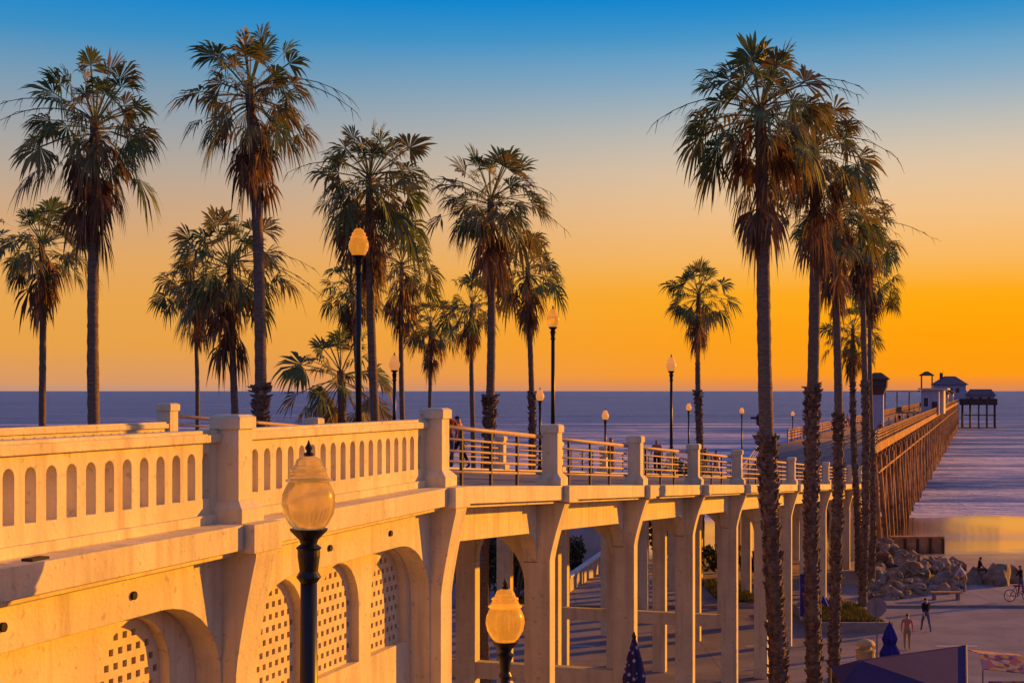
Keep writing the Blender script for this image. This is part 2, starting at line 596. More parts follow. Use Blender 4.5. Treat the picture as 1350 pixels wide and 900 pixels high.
def beach_z(x, y):
    z = ground_z(x, y)
    k = 1 - sstep((y - 104) / 14)
    z += 0.42 * sstep((y - 125) / 25) * (mnoise.noise(Vector((x * 0.035, y * 0.02, 1))) + 0.5 * mnoise.noise(Vector((x * 0.11, y * 0.03, 6))))
    return z + 0.22 * k * (mnoise.noise(Vector((x * 0.22, y * 0.35, 3))) + 0.6 * mnoise.noise(Vector((x * 0.7, y * 0.9, 8)))) * sstep((y - 88) / 3)


sheet('beach', gx[:3] + frange(-300, 300, 240) + gx[-3:], frange(88, 150, 80) + frange(154, 260, 26)[0:] + [320, 500, 900], beach_z, beach_mat())


def sea_mat():
    m = bpy.data.materials.new('sea_water')
    m.use_nodes = True
    n, l = m.node_tree.nodes, m.node_tree.links
    bs = n['Principled BSDF']
    bs.inputs['Roughness'].default_value = 0.34
    bs.inputs['IOR'].default_value = 1.33
    bs.inputs['Specular IOR Level'].default_value = 0.12
    g = n.new('ShaderNodeNewGeometry')

    def noise(scale, st, det=4, rough=0.55):
        mp = n.new('ShaderNodeMapping'); mp.inputs['Scale'].default_value = st
        l.new(g.outputs['Position'], mp.inputs['Vector'])
        z = n.new('ShaderNodeTexNoise'); z.inputs['Scale'].default_value = scale; z.inputs['Detail'].default_value = det
        z.inputs['Roughness'].default_value = rough
        l.new(mp.outputs[0], z.inputs['Vector'])
        return z.outputs['Fac']

    a = noise(1.0, (0.010, 0.030, 1), 5)
    b = noise(1.0, (0.12, 0.40, 1), 5, 0.65)
    ad = n.new('ShaderNodeMath'); ad.operation = 'MULTIPLY_ADD'; ad.inputs[1].default_value = 0.35
    l.new(b, ad.inputs[0]); l.new(a, ad.inputs[2])
    bp = n.new('ShaderNodeBump'); bp.inputs['Strength'].default_value = 1.0; bp.inputs['Distance'].default_value = 8.0
    l.new(ad.outputs[0], bp.inputs['Height'])
    l.new(bp.outputs[0], bs.inputs['Normal'])
    # foam: long streaks parallel to the shore, denser in the surf
    s = n.new('ShaderNodeSeparateXYZ'); l.new(g.outputs['Position'], s.inputs[0])
    f1 = noise(1.0, (0.007, 0.042, 1), 7, 0.62)
    f2 = noise(1.0, (0.12, 0.5, 1), 5, 0.7)
    fa = n.new('ShaderNodeMath'); fa.operation = 'MULTIPLY_ADD'; fa.inputs[1].default_value = 0.35
    l.new(f2, fa.inputs[0]); l.new(f1, fa.inputs[2])
    th = n.new('ShaderNodeMapRange')
    th.inputs['From Min'].default_value = 165; th.inputs['From Max'].default_value = 900
    th.inputs['To Min'].default_value = -0.07; th.inputs['To Max'].default_value = 0.17
    l.new(s.outputs['Y'], th.inputs['Value'])
    su = n.new('ShaderNodeMath'); su.operation = 'SUBTRACT'
    zz = n.new('ShaderNodeMath'); zz.operation = 'MULTIPLY_ADD'; zz.inputs[1].default_value = 0.24; zz.inputs[2].default_value = 0.24 * 3.2
    l.new(s.outputs['Z'], zz.inputs[0])
    fz = n.new('ShaderNodeMath'); fz.operation = 'ADD'
    l.new(fa.outputs[0], fz.inputs[0]); l.new(zz.outputs[0], fz.inputs[1])
    eg = n.new('ShaderNodeMapRange'); eg.inputs['From Min'].default_value = 168; eg.inputs['From Max'].default_value = 205
    eg.inputs['To Min'].default_value = 0.16; eg.inputs['To Max'].default_value = 0.0
    l.new(s.outputs['Y'], eg.inputs['Value'])
    fe = n.new('ShaderNodeMath'); fe.operation = 'ADD'
    l.new(fz.outputs[0], fe.inputs[0]); l.new(eg.outputs['Result'], fe.inputs[1])
    l.new(fe.outputs[0], su.inputs[0]); l.new(th.outputs['Result'], su.inputs[1])
    fm = n.new('ShaderNodeMapRange')
    fm.inputs['From Min'].default_value = 0.61; fm.inputs['From Max'].default_value = 0.76
    fm.inputs['To Max'].default_value = 0.85
    l.new(su.outputs[0], fm.inputs['Value'])
    mx = n.new('ShaderNodeMix'); mx.data_type = 'RGBA'
    l.new(fm.outputs['Result'], mx.inputs['Factor'])
    pz = noise(1.0, (0.0025, 0.011, 1), 8, 0.7)
    pm = n.new('ShaderNodeMapRange'); pm.inputs['From Min'].default_value = 0.38; pm.inputs['From Max'].default_value = 0.62
    l.new(pz, pm.inputs['Value'])
    px_ = n.new('ShaderNodeMix'); px_.data_type = 'RGBA'
    px_.inputs['A'].default_value = (0.030, 0.10, 0.33, 1); px_.inputs['B'].default_value = (0.085, 0.165, 0.42, 1)
    l.new(pm.outputs['Result'], px_.inputs['Factor']); l.new(px_.outputs['Result'], mx.inputs['A'])
    mx.inputs['B'].default_value = (0.82, 0.76, 0.80, 1)
    l.new(mx.outputs['Result'], bs.inputs['Base Color'])
    rr = n.new('ShaderNodeMapRange'); rr.inputs['To Min'].default_value = 0.34; rr.inputs['To Max'].default_value = 0.9
    l.new(fm.outputs['Result'], rr.inputs['Value']); l.new(rr.outputs['Result'], bs.inputs['Roughness'])
    return m


def sea_z(x, y):
    k = sstep((y - 158) / 30.0)
    far = 1 - 0.6 * sstep((y - 500) / 700)
    w = 0.0
    for lam, amp, ph, sk in ((26.0, 0.34, 0.0, 0.05), (13.0, 0.16, 1.3, -0.09), (47.0, 0.25, 2.1, 0.03)):
        q = y + 7.0 * mnoise.noise(Vector((x * 0.012, y * 0.004, lam))) + sk * x
        s = 0.5 + 0.5 * math.sin(2 * math.pi * q / lam + ph)
        w += amp * (s ** 3 - 0.3) * (0.6 + 0.8 * mnoise.noise(Vector((x * 0.014, y * 0.03, lam + 5))))
    return SEA_Z + 0.06 + w * k * far * (1 + 0.9 * math.exp(-((y - 250) / 90.0) ** 2))


sx = [-4e4, -9000, -3000, -1300] + frange(-620, 620, 130) + [1300, 3000, 9000, 4e4]
sy = frange(140, 420, 150) + frange(424, 900, 100)[0:] + [960, 1100, 1400, 2000, 4000, 9000, 2e4, 9e4]
sea = sheet('sea', sx, sy, lambda x, y: sea_z(x, y) if y < 950 else SEA_Z, sea_mat())

# street, kerb, pavement
def terr_sheet(name, x0, x1, y0, y1, z, m, nx=4, ny=4):
    return sheet(name, frange(x0, x1, nx), frange(y0, y1, ny), lambda x, y: z, m, False)


terr_sheet('street', -120, 200, 31.2, 79.0, 0.0, M_ASPH)
pv = MB(); pv.box(-120, 200, 79.0, 87.6, -0.3, 0.12)
tag(pv.build('promenade_pavement', M_PAVE), kind='structure')
kb = MB(); kb.box(-120, 200, 78.8, 79.0, -0.3, 0.14)
tag(kb.build('kerb', M_KERB), kind='structure')
mk = MB()
for i in range(5):
    mk.box(2.0 + i * 9, 3.9 + i * 9, 66.9, 67.05, 0.002, 0.004)
tag(mk.build('road_marking', M_WHITE), kind='structure')
terr_sheet('terrace_paving', -30, 40, 17.9, 28.0, 5.004, M_PAVE, 2, 2)

# ------------------------------------------------------------------ bridge
bridge = empty('concrete_bridge', B(0, -4.6, 0), 'cream concrete pier bridge with arched balustrade sloping down to the beach', 'bridge')
LP = [-26.56, -19.92, -13.28, -6.64, 0.0]                 # posts of the level section
RP = [0.0, 6.63, 14.15, 22.0, 30.3] + [30.3 + 7.9 * i for i in range(1, 8)]   # posts of the sloping section
UEND = RP[-1]
W2 = -9.2


def Bs(base):
    return lambda u, v, z: B(u, v, z + base(u))


def pylon(u, v, base, s=1):
    m = MB(lambda a, c, z: B(u + a, v + c, base(u) + z))
    m.frustum(0, 0, 0.0, 0.16, 0.265, 0.265, 0.265, 0.265)
    m.frustum(0, 0, 0.16, 0.26, 0.265, 0.265, 0.172, 0.172)
    m.frustum(0, 0, 0.26, 1.10, 0.167, 0.167, 0.167, 0.167)
    m.frustum(0, 0, 1.10, 1.24, 0.20, 0.20, 0.20, 0.20)
    m.frustum(0, 0, 1.24, 1.27, 0.20, 0.20, 0.15, 0.15)
    return m.build('pylon', M_CONC, bridge)


for u in LP + RP[1:]:
    pylon(u, 0.0, zb)
for u in [-19.92, -13.28, -6.64, 0.0] + RP[1:]:
    pylon(u, W2 + 0.08, zbf)


def slot_hole(a, b0, b1, w, n=6):
    r = w / 2
    pts = [(a - r, b0), (a + r, b0)]
    for i in range(n + 1):
        t = math.pi * i / n
        pts.append((a + r * math.cos(t), b1 - r + r * math.sin(t)))
    return pts


def balustrade(u0, u1, v, base, top, name='balustrade_panel'):
    a0, a1 = u0 + 0.165, u1 - 0.165
    n = int(round((a1 - a0 - 0.2) / 0.328))
    holes = [slot_hole(a0 + 0.1 + (i + 0.5) * (a1 - a0 - 0.2) / n, 0.30, 0.83 * top / 1.08, 0.165) for i in range(n)]
    vs_, fs = plate([(a0, 0.1), (a1, 0.1), (a1, top - 0.13), (a0, top - 0.13)], holes, 0.17)
    m = MB(lambda a, b, c: B(a, v - c, base(a) + b))
    m.add(vs_, fs)
    p = m.build(name, M_CONC, bridge)
    m = MB(lambda a, c, z: B(a, v + c, base(a) + z))
    m.box(a0, a1, -0.15, 0.15, top - 0.13, top - 0.03)
    m.box(a0, a1, -0.11, 0.11, top - 0.03, top + 0.01)
    m.build('hand_rail', M_CONC, p)
    m = MB(lambda a, c, z: B(a, v + c, base(a) + z))
    m.box(a0, a1, -0.16, 0.14, 0.0, 0.11)
    m.build('plinth', M_CONC, p)


for i in range(4):
    balustrade(LP[i], LP[i + 1], -0.20, zb, 1.08)
far_l = [-19.92, -13.28, -6.64, 0.0, 6.63]
for i in range(4):
    balustrade(far_l[i], far_l[i + 1], W2 + 0.08, zbf, 0.84)


def railing(u0, u1, v, base):
    a0, a1 = u0 + 0.16, u1 - 0.16
    m = MB()
    for h, r in ((1.0, 0.045), (0.80, 0.026), (0.60, 0.026), (0.42, 0.026), (0.24, 0.026)):
        m.tube([B(a0, v, base(a0) + h), B(a1, v, base(a1) + h)], r, 6)
    p = m.build('railing', M_RAIL, bridge, True)
    for k in range(1, 4):
        a = a0 + (a1 - a0) * k / 4
        m = MB(lambda x, c, z: B(x, v + c, base(a) + z))
        m.box(a - 0.03, a + 0.03, -0.025, 0.025, 0.0, 0.98)
        m.build('rail_post', M_RAILP, p)


for i in range(len(RP) - 1):
    railing(RP[i], RP[i + 1], -0.20, zb)
for i in range(1, len(RP) - 1):
    railing(RP[i], RP[i + 1], W2 + 0.08, zbf)

# deck
m = MB(lambda a, c, z: B(a, c, z + (zb(a) if c > -4 else zbf(a))))
for a0, a1 in [(-34, 0), (0, 6.63), (6.63, UEND)]:
    m.box(a0, a1, -8.9, -0.25, -0.26, -0.05)
m.build('deck', M_DECK, bridge)
# cornice, one per bay, with the break-front blocks under the posts
edges = LP + RP[1:]
for i in range(len(edges) - 1):
    u0, u1 = edges[i], edges[i + 1]
    m = MB(lambda a, c, z: B(a, c, z + zb(a)))
    m.box(u0 + 0.36, u1 - 0.36, -0.3, 0.34, -0.29, 0.0)
    m.box(u0 + 0.36, u1 - 0.36, -0.3, 0.22, -0.36, -0.29)
    m.build('cornice', M_CONC, bridge)
for u in edges:
    m = MB(lambda a, c, z: B(a, c, z + zb(a)))
    m.box(u - 0.34, u + 0.34, -0.3, 0.47, -0.33, 0.003)
    m.build('cornice_block', M_CONC, bridge)
for u0, u1 in [(-34, -19.9), (-19.9, 6.63)] + [(RP[i], RP[i + 1]) for i in range(1, len(RP) - 1)]:
    m = MB(lambda a, c, z: B(a, c, z + zbf(a)))
    m.box(u0, u1, W2 - 0.3, W2 + 0.3, -0.36, 0.0)
    m.build('cornice', M_CONC, bridge)


# abutment wall with arched recesses and pierced screens
def recess(a0, a1, z0, z1, rx, rz, n=9):
    pts = [(a0, z0), (a1, z0)]
    for i in range(n + 1):
        t = math.pi / 2 * i / n
        pts.append((a1 - rx + rx * math.cos(t), z1 - rz + rz * math.sin(t)))
    for i in range(n + 1):
        t = math.pi / 2 * i / n
        pts.append((a0 + rx - rx * math.sin(t), z1 - rz + rz * math.cos(t)))
    return pts


def arch(a, w, z0, z1, n=14):
    r = w / 2
    pts = [(a - r, z0), (a + r, z0)]
    for i in range(n + 1):
        t = math.pi * i / n
        pts.append((a + r * math.cos(t), z1 - r + r * math.sin(t)))
    return pts


def in_arch(x, z, a, w, z0, z1):
    r = w / 2 - 0.03
    if z < z0 + 0.02 or abs(x - a) > r: return False
    zs = z1 - w / 2
    return z < zs or (x - a) ** 2 + (z - zs) ** 2 < r * r


WT = 10.45 - 0.36
for i in range(4):
    u0, u1 = LP[i], LP[i + 1]
    vs_, fs = plate([(u0, 0.0), (u1, 0.0), (u1, WT), (u0, WT)], [recess(u0 + 0.32, u1 - 0.28, 6.2, 9.62, 1.25, 0.95)], 0.34)
    m = MB(lambda a, b, c: B(a, -0.17 - c, b))
    m.add(vs_, fs)
    wall = m.build('abutment_wall', M_CONC, bridge)
    cs = [u1 - 1.15, u1 - 2.98, u1 - 4.80] if i == 3 else [u1 - 1.53, u1 - 4.93]
    W_, Z0, Z1 = 1.40, 7.98, 9.52
    vs_, fs = plate([(u0, 5.5), (u1, 5.5), (u1, WT), (u0, WT)], [arch(c, W_, Z0, Z1) for c in cs], 0.2)
    m = MB(lambda a, b, c: B(a, -0.443 - c, b))
    m.add(vs_, fs)
    m.build('recess_wall', M_CONC, wall)
    for c in cs:
        holes = []
        pz, pa = 0.158, 0.172
        for r_ in range(10):
            z = Z0 + 0.09 + r_ * pz
            for k in range(-5, 6):
                x = c + k * pa + (pa / 2 if r_ % 2 else 0)
                hw, hh = 0.042, 0.038
                if all(in_arch(x + sx_ * hw, z + sz_ * hh, c, W_, Z0, Z1) for sx_ in (-1, 1) for sz_ in (-1, 1)):
                    holes.append([(x - hw, z - hh), (x + hw, z - hh), (x + hw, z + hh), (x - hw, z + hh)])
        vs_, fs = plate(arch(c, W_ + 0.004, Z0 - 0.002, Z1 + 0.002), holes, 0.05)
        m = MB(lambda a, b, c_: B(a, -0.50 - c_, b))
        m.add(vs_, fs)
        m.build('lattice_screen', M_CONC2, wall)
    for a in ([u1 - 1.9, u1 - 4.0] if i == 3 else [u1 - 2.1, u1 - 4.2]):
        m = MB()
        m.tube([B(a, -0.02, 9.86), B(a, 0.03, 9.86)], 0.045, 10)
        m.build('drain_hole', M_DARKHOLE, wall)
m = MB(B); m.box(-10.75, -10.5, 0.14, 0.26, 10.45, 10.475)
m.build('scupper', M_DARKHOLE, bridge)
# back and end walls of the abutment
m = MB(B)
m.box(-34, -0.4, W2 - 0.1, W2 + 0.1, 0.0, 10.1)
m.box(-0.42, -0.22, W2 + 0.1, -0.36, 0.0, 10.1)
m.build('rear_wall', M_CONC, bridge)


def corbel(u, w, base, vf=0.03, top=0.30, h=1.35, n=8):
    """bracket that carries the break-front: full depth on top, curving back into the column below"""
    m = MB(lambda a, c, z: B(u + a, c, base(u) - 0.33 + z))
    prof = [(-0.2, 0.0), (top, 0.0), (top, -0.06)]
    for i in range(1, n + 1):
        t = i / n
        prof.append((vf + (top - vf) * (1 - t) ** 1.25, -0.06 - (h - 0.06) * t))
    prof.append((-0.2, -h))
    k = len(prof)
    m.add([(-w / 2, c, z) for c, z in prof] + [(w / 2, c, z) for c, z in prof],
          [tuple(range(k)), tuple(range(2 * k - 1, k - 1, -1))] + [(i, i + k, (i + 1) % k + k, (i + 1) % k) for i in range(k)])
    return m.build('corbel', M_CONC, bridge)


for u in LP:
    m = MB(B); m.box(u - 0.25, u + 0.25, -0.12, 0.18, 0.0, 10.1)
    m.build('pilaster', M_CONC, bridge)
    corbel(u, 0.496, zb, 0.178, 0.44, 1.45)
for u in RP[1:]:
    corbel(u, 0.396, zb, 0.0, 0.32, 1.25)
# columns: three rows
for u in RP[1:]:
    zlow = ground_z(*B(u, 0, 0)[:2]) - 0.6
    for row, v in enumerate((-0.27, -4.6, -8.95)):
        m = MB(B)
        t = zb(u) - 0.34 if row == 0 else (zb(u) + zbf(u)) / 2 - 0.5
        m.box(u - 0.19, u + 0.19, v - 0.275, v + 0.275, zlow, t)
        m.build('column', M_CONC, bridge)


# longitudinal beams with curved haunches (street side, middle, far side)
def haunch_outline(a0, a1, ztop, zbot, rx, rz, n=8):
    pts = [(a0, ztop), (a0, zbot - rz)]
    for i in range(n + 1):
        t = math.pi / 2 * i / n
        pts.append((a0 + rx - rx * math.cos(t), zbot - rz + rz * math.sin(t)))
    for i in range(n + 1):
        t = math.pi / 2 * i / n
        pts.append((a1 - rx + rx * math.sin(t), zbot - rz + rz * math.cos(t)))
    pts += [(a1, zbot - rz), (a1, ztop)]
    # drop duplicates
    out = []
    for p in pts:
        if not out or (abs(p[0] - out[-1][0]) + abs(p[1] - out[-1][1])) > 1e-5:
            out.append(p)
    return out


for i in range(len(RP) - 1):
    u0, u1 = RP[i], RP[i + 1]
    for v, th, base in ((-0.42, 0.30, zb), (-4.6, 0.36, zb), (-8.95, 0.36, zbf)):
        s0 = u0 + (0.2 if i else 0.05)
        vs_, fs = plate(haunch_outline(s0, u1 - 0.2, -0.363, -0.98 if v > -1 else -0.85, 0.62, 0.62), [], th)
        m = MB(lambda a, b, c: B(a, v - c, base(a) + b))
        m.add(vs_, fs)
        m.build('edge_beam' if v > -1 or v < -8 else 'floor_beam', M_CONC, bridge)
# cross frames and low struts between the column rows
for u in RP[1:]:
    for va, vb in ((-4.325, -0.545), (-8.675, -4.875)):
        vs_, fs = plate(haunch_outline(va, vb, -0.40, -0.95, 1.15, 1.15, 10), [], 0.34)
        m = MB(lambda a, b, c: B(u + c, a, zb(u) + b))
        m.add(vs_, fs)
        m.build('cross_beam', M_CONC, bridge)
        zs = zb(u) - 5.0
        gz = ground_z(*B(u, va, 0)[:2])
        if zs > gz + 0.8 and u in (14.15, 30.3):
            m = MB(B); m.box(u - 0.15, u + 0.15, va, vb, zs - 0.22, zs + 0.22)
            m.build('strut', M_CONC, bridge)

# ramp that lifts from the low end of the bridge to the pier deck
PIER_U0, PIER_U1, PIER_Z, VR, VL = 104.0, 588.0, 7.5, 0.1, -7.6
ramp = empty('approach_ramp', B(95, -4, ground_z(*B(95, 0, 0)[:2])), 'short cream concrete ramp lifting from bridge end up to the pier', 'ramp')
def zr(u):
    return zb(UEND) + (PIER_Z - zb(UEND)) * sstep((u - UEND) / (PIER_U0 - UEND))
m = MB(lambda a, c, z: B(a, c, z if z < -1 else zr(a) + z))
st = frange(UEND + 0.37, PIER_U0 - 0.05, 10)
for a0, a1 in zip(st[:-1], st[1:]):
    m.box(a0, a1, -9.0, 0.1, -0.55, -0.02)
m.build('deck', M_DECK, ramp)
m = MB()
for a in st[1:-1:3]:
    for v in (-0.3, -8.5):
        gz = ground_z(*B(a, v, 0)[:2]) - 0.6
        mm = MB(B); mm.box(a - 0.25, a + 0.25, v - 0.3, v + 0.3, gz, zr(a) - 0.5)
        mm.build('column', M_CONC, ramp)
for v in (0.0, -8.9):
    m = MB()
    for h, r_ in ((1.05, 0.05), (0.75, 0.03), (0.48, 0.03), (0.22, 0.03)):
        m.tube([B(a, v, zr(a) + h) for a in st], r_, 6)
    for a in st[::2]:
        m.tube([B(a, v, zr(a) - 0.05), B(a, v, zr(a) + 1.05)], 0.04, 6)
    m.build('railing', M_RAIL, ramp)

# ------------------------------------------------------------------ pier
pier = empty('timber_pier', B(PIER_U0, -3.8, ground_z(*B(PIER_U0, 0, 0)[:2])), 'long brown timber pier on crossed piles running out over the surf', 'pier')
m = MB(B)
m.box(PIER_U0, PIER_U1, VL, VR, PIER_Z - 0.15, PIER_Z)
m.box(PIER_U1, PIER_U1 + 34, -14.0, 15.0, PIER_Z - 0.15, PIER_Z)
m.build('deck', M_TIMBER, pier)
m = MB(B)
for v in (VR - 0.25, VR - 2.5, VR - 5, VL + 0.1):
    m.box(PIER_U0, PIER_U1, v - 0.15, v + 0.15, PIER_Z - 0.85, PIER_Z - 0.16)
m.build('stringer', M_TIMBER, pier)
m = MB(B)
for v in (14.6, 7, -6, -13.6):
    m.box(PIER_U1 + 0.2, PIER_U1 + 33.8, v - 0.2, v + 0.2, PIER_Z - 1.0, PIER_Z - 0.16)
m.build('stringer', M_TIMBERD, pier)
for v in (VR - 0.06, VL + 0.06):
    m = MB(B)
    for h in (0.35, 0.62, 0.88):
        m.box(PIER_U0, PIER_U1, v - 0.03, v + 0.03, PIER_Z + h - 0.07, PIER_Z + h + 0.05)
    m.box(PIER_U0, PIER_U1, v - 0.12, v + 0.12, PIER_Z + 1.05, PIER_Z + 1.12)
    a = PIER_U0
    while a < PIER_U1:
        m.box(a - 0.06, a + 0.06, v - 0.055, v + 0.055, PIER_Z, PIER_Z + 1.05)
        a += 2.4
    m.build('railing', M_TIMBER, pier)
rng = random.Random(4)
far_p, far_b = MB(), MB()
a, k = PIER_U0 + 1.0, 0
while a < PIER_U1:
    near = k < 30
    br = MB() if near else far_b
    cap = [B(a, VL + 0.1, PIER_Z - 1.0), B(a, VR - 0.05, PIER_Z - 1.0)]
    br.tube(cap, 0.2, 6)
    for j, (vt, vb_) in enumerate(((VR - 0.35, VR + 0.25), (VR - 3.6, VR - 3.6), (VL + 0.4, VL - 0.2))):
        gz = ground_z(*B(a, vb_, 0)[:2])
        pl = MB() if near else far_p
        da = rng.uniform(-0.25, 0.25)
        pl.tube([B(a + da, vb_ + rng.uniform(-.1, .1), gz - 0.8), B(a, vt, PIER_Z - 0.9)], [0.22, 0.19], 7)
        if near:
            pl.build('pile', M_TIMBER, pier, True)
    lo = max(SEA_Z + 0.8, ground_z(*B(a, 0, 0)[:2]) + 0.8)
    br.tube([B(a + 0.22, VR + 0.15, lo + 0.3), B(a + 0.22, VL + 0.2, PIER_Z - 1.3)], 0.09, 4)
    br.tube([B(a - 0.22, VL - 0.1, lo + 0.3), B(a - 0.22, VR - 0.3, PIER_Z - 1.3)], 0.09, 4)
    # raking braces along the street side
    if a + 6 < PIER_U1:
        s = 1 if k % 2 else -1
        br.tube([B(a + (0 if s > 0 else 6), VR + 0.16, lo + 1.4), B(a + (6 if s > 0 else 0), VR - 0.05, PIER_Z - 1.6)], 0.10, 4)
        br.tube([B(a, VR - 0.02, PIER_Z - 2.6), B(a + 6, VR - 0.02, PIER_Z - 2.6)], 0.12, 4)
    if near:
        br.build('cross_brace', M_TIMBER, pier)
    a += 6.0
    k += 1
o = far_p.build('pile', M_TIMBER, pier, True); o['kind'] = 'stuff'
o = far_b.build('cross_brace', M_TIMBER, pier); o['kind'] = 'stuff'
m = MB()
for a in frange(PIER_U1 + 1, PIER_U1 + 33, 4):
    for v in (14.3, 11.2, 8.0, 4.6, 1.5, -6, -13):
        m.tube([B(a, v, -9), B(a, v, PIER_Z - 0.2)], 0.34, 7)
m.build('end_pile', M_TIMBERD, pier, True)
m = MB()
for z in (PIER_Z - 5.4, -3.2):
    m.tube([B(PIER_U1 + 1, 2, z), B(PIER_U1 + 1, 14.8, z)], 0.22, 5)
m.build('cross_brace', M_TIMBERD, pier)


def windows(parent, rects, depth=0.06):
    """window frames on the camera-facing or street-facing wall; rect = (u0,u1,v0,v1,z0,z1) thin box"""
    for r_ in rects:
        f = MB(B); f.box(*r_)
        w = f.build('window', M_WHITE, parent)
        u0, u1, v0, v1, z0, z1 = r_
        g = MB(B)
        if (u1 - u0) < (v1 - v0):
            g.box(u0 - 0.02, u0 + 0.02, v0 + 0.1, v1 - 0.1, z0 + 0.1, z1 - 0.1)
        else:
            g.box(u0 + 0.1, u1 - 0.1, v1 - 0.02, v1 + 0.02, z0 + 0.1, z1 - 0.1)
        g.build('pane', M_GLASS, w)


# lifeguard tower near the root of the pier
ut = (140 - 23.2) / 0.9499
lg = empty('lifeguard_tower', B(ut, -1.15, PIER_Z), 'slim lookout tower with flared top standing at start of the pier', 'tower')
m = MB(lambda a, c, z: B(ut + a, -1.15 + c, PIER_Z + z))
m.frustum(0, 0, 0, 4.1, 0.55, 0.55, 0.55, 0.55)
m.build('shaft', M_LILAC, lg)
m = MB(lambda a, c, z: B(ut + a, -1.15 + c, PIER_Z + z))
m.frustum(0, 0, 4.1, 4.9, 0.55, 0.55, 0.9, 0.9)
m.frustum(0, 0, 4.9, 5.6, 0.9, 0.9, 0.95, 0.95)
m.build('cabin', M_ROOF, lg)
m = MB(lambda a, c, z: B(ut + a, -1.15 + c, PIER_Z + z))
m.frustum(0, 0, 5.6, 5.72, 1.12, 1.12, 1.15, 1.15)
m.frustum(0, 0, 5.72, 6.3, 1.12, 1.12, 0.35, 0.35)
m.build('roof', M_ROOF, lg)
m = MB(lambda a, c, z: B(ut + a, -1.15 + c, PIER_Z + z))
m.box(-0.965, -0.93, -0.7, 0.7, 5.0, 5.45)
m.build('window', M_GLASS, lg)

# shop halfway along the pier with a canopy and a cupola
us = (290 - 23.2) / 0.9499
shop = empty('pier_shop', B(us, -2, PIER_Z), 'whitish shop with shade coloured lilac wall and cream wing halfway along the pier with open cupola on its roof', 'shop')
m = MB(B); m.box(us, us + 14, -3.0, 0.5, PIER_Z - 0.3, PIER_Z + 4.7)
m.build('wall', M_LILAC, shop)  # whitish wall, its purple shade put into the lilac colour
m = MB(B); m.box(us + 6, us + 22, 0.51, 1.3, PIER_Z - 0.3, PIER_Z + 4.7)
m.build('side_wing', M_CREAM, shop)
m = MB(B); m.box(us - 1.0, us + 26, -3.6, 2.2, PIER_Z + 4.72, PIER_Z + 5.05)
m.box(us + 0.5, us + 14, -10.5, -3.61, PIER_Z + 4.3, PIER_Z + 4.6)
m.build('roof', M_CREAM, shop)
for v in (-10.2, -7.8, -5.4):
    m = MB(B); m.box(us + 0.7, us + 0.95, v - 0.13, v + 0.13, PIER_Z - 0.2, PIER_Z + 4.3)
    m.build('post', M_TIMBER, shop)
windows(shop, [(us - 0.05, us - 0.001, -2.6, -1.5, PIER_Z + 1.2, PIER_Z + 3.2)])
m = MB(B); m.box(us - 0.05, us - 0.001, -0.9, 0.2, PIER_Z, PIER_Z + 2.3)
m.build('door', M_TIMBERD, shop)
cp = MB(B)
for du, dv in ((1, -3.0), (1, -0.9), (3.2, -3.0), (3.2, -0.9)):
    cp.box(us + du - 0.1, us + du + 0.1, dv - 0.1, dv + 0.1, PIER_Z + 5.04, PIER_Z + 7.6)
cu = cp.build('cupola', M_TIMBERD, shop)
m = MB(lambda a, c, z: B(us + 2.1 + a, -1.95 + c, PIER_Z + z))
m.frustum(0, 0, 7.6, 7.75, 1.5, 1.5, 1.5, 1.5)
m.frustum(0, 0, 7.75, 8.5, 1.45, 1.45, 0.3, 0.3)
m.build('roof', M_ROOF, cu)

for yk, wd, lab in ((400, 2.6, 'cream bait kiosk on the street side of the pier beyond the shop'), (478, 3.0, 'small cream kiosk nearest the restaurant on the pier')):
    uk = (yk - 23.2) / 0.9499
    kk = empty('pier_kiosk', B(uk, -1.4, PIER_Z), lab, 'kiosk')
    m = MB(B); m.box(uk, uk + 12, -wd, -0.1, PIER_Z, PIER_Z + 3.6)
    m.build('wall', M_CREAM, kk)
    m = MB(lambda a, c, z: B(uk + 6 + a, -wd / 2 - 0.05 + c, PIER_Z + z))
    m.frustum(0, 0, 3.6, 3.8, 6.5, wd / 2 + .4, 6.5, wd / 2 + .4)
    m.frustum(0, 0, 3.8, 4.9, 6.4, wd / 2 + .3, 4.5, 0.3)
    m.build('roof', M_ROOF, kk)
    windows(kk, [(uk + 1.5, uk + 4.0, -0.099, -0.04, PIER_Z + 1.2, PIER_Z + 2.6), (uk + 6.5, uk + 9.5, -0.099, -0.04, PIER_Z + 1.2, PIER_Z + 2.6)])

# restaurant and open shed on the pier head
ur = PIER_U1 + 4
rest = empty('pier_restaurant', B(ur, -2, PIER_Z), 'hipped roof restaurant with chimney on the far end of the pier', 'restaurant')
m = MB(B); m.box(ur, ur + 20, -10.0, 3.0, PIER_Z, PIER_Z + 7.0)
m.build('wall', M_LILAC, rest)
m = MB(lambda a, c, z: B(ur + 10 + a, -3.5 + c, PIER_Z + z))
m.frustum(0, 0, 7.0, 7.3, 11, 7.4, 11, 7.4)
m.frustum(0, 0, 7.3, 10.6, 10.8, 7.2, 3.5, 2.2)
rf = m.build('roof', M_PURPROOF, rest)
m = MB(B); m.box(ur + 4, ur + 6, -7.5, -6.2, PIER_Z + 8.3, PIER_Z + 12.0)
m.build('chimney', M_ROOF, rf)
windows(rest, [(ur - 0.06, ur - 0.001, v, v + 1.8, PIER_Z + 3.6, PIER_Z + 5.8) for v in (-9.0, -6.4, -3.8, -1.2)])
shed = empty('pier_shed', B(ur + 10, 9, PIER_Z), 'low grey roofed shed on right arm of the pier head', 'shed')
m = MB(B); m.box(ur + 1, ur + 26, 3.2, 14.2, PIER_Z, PIER_Z + 2.6)
m.build('wall', M_LILAC, shed)
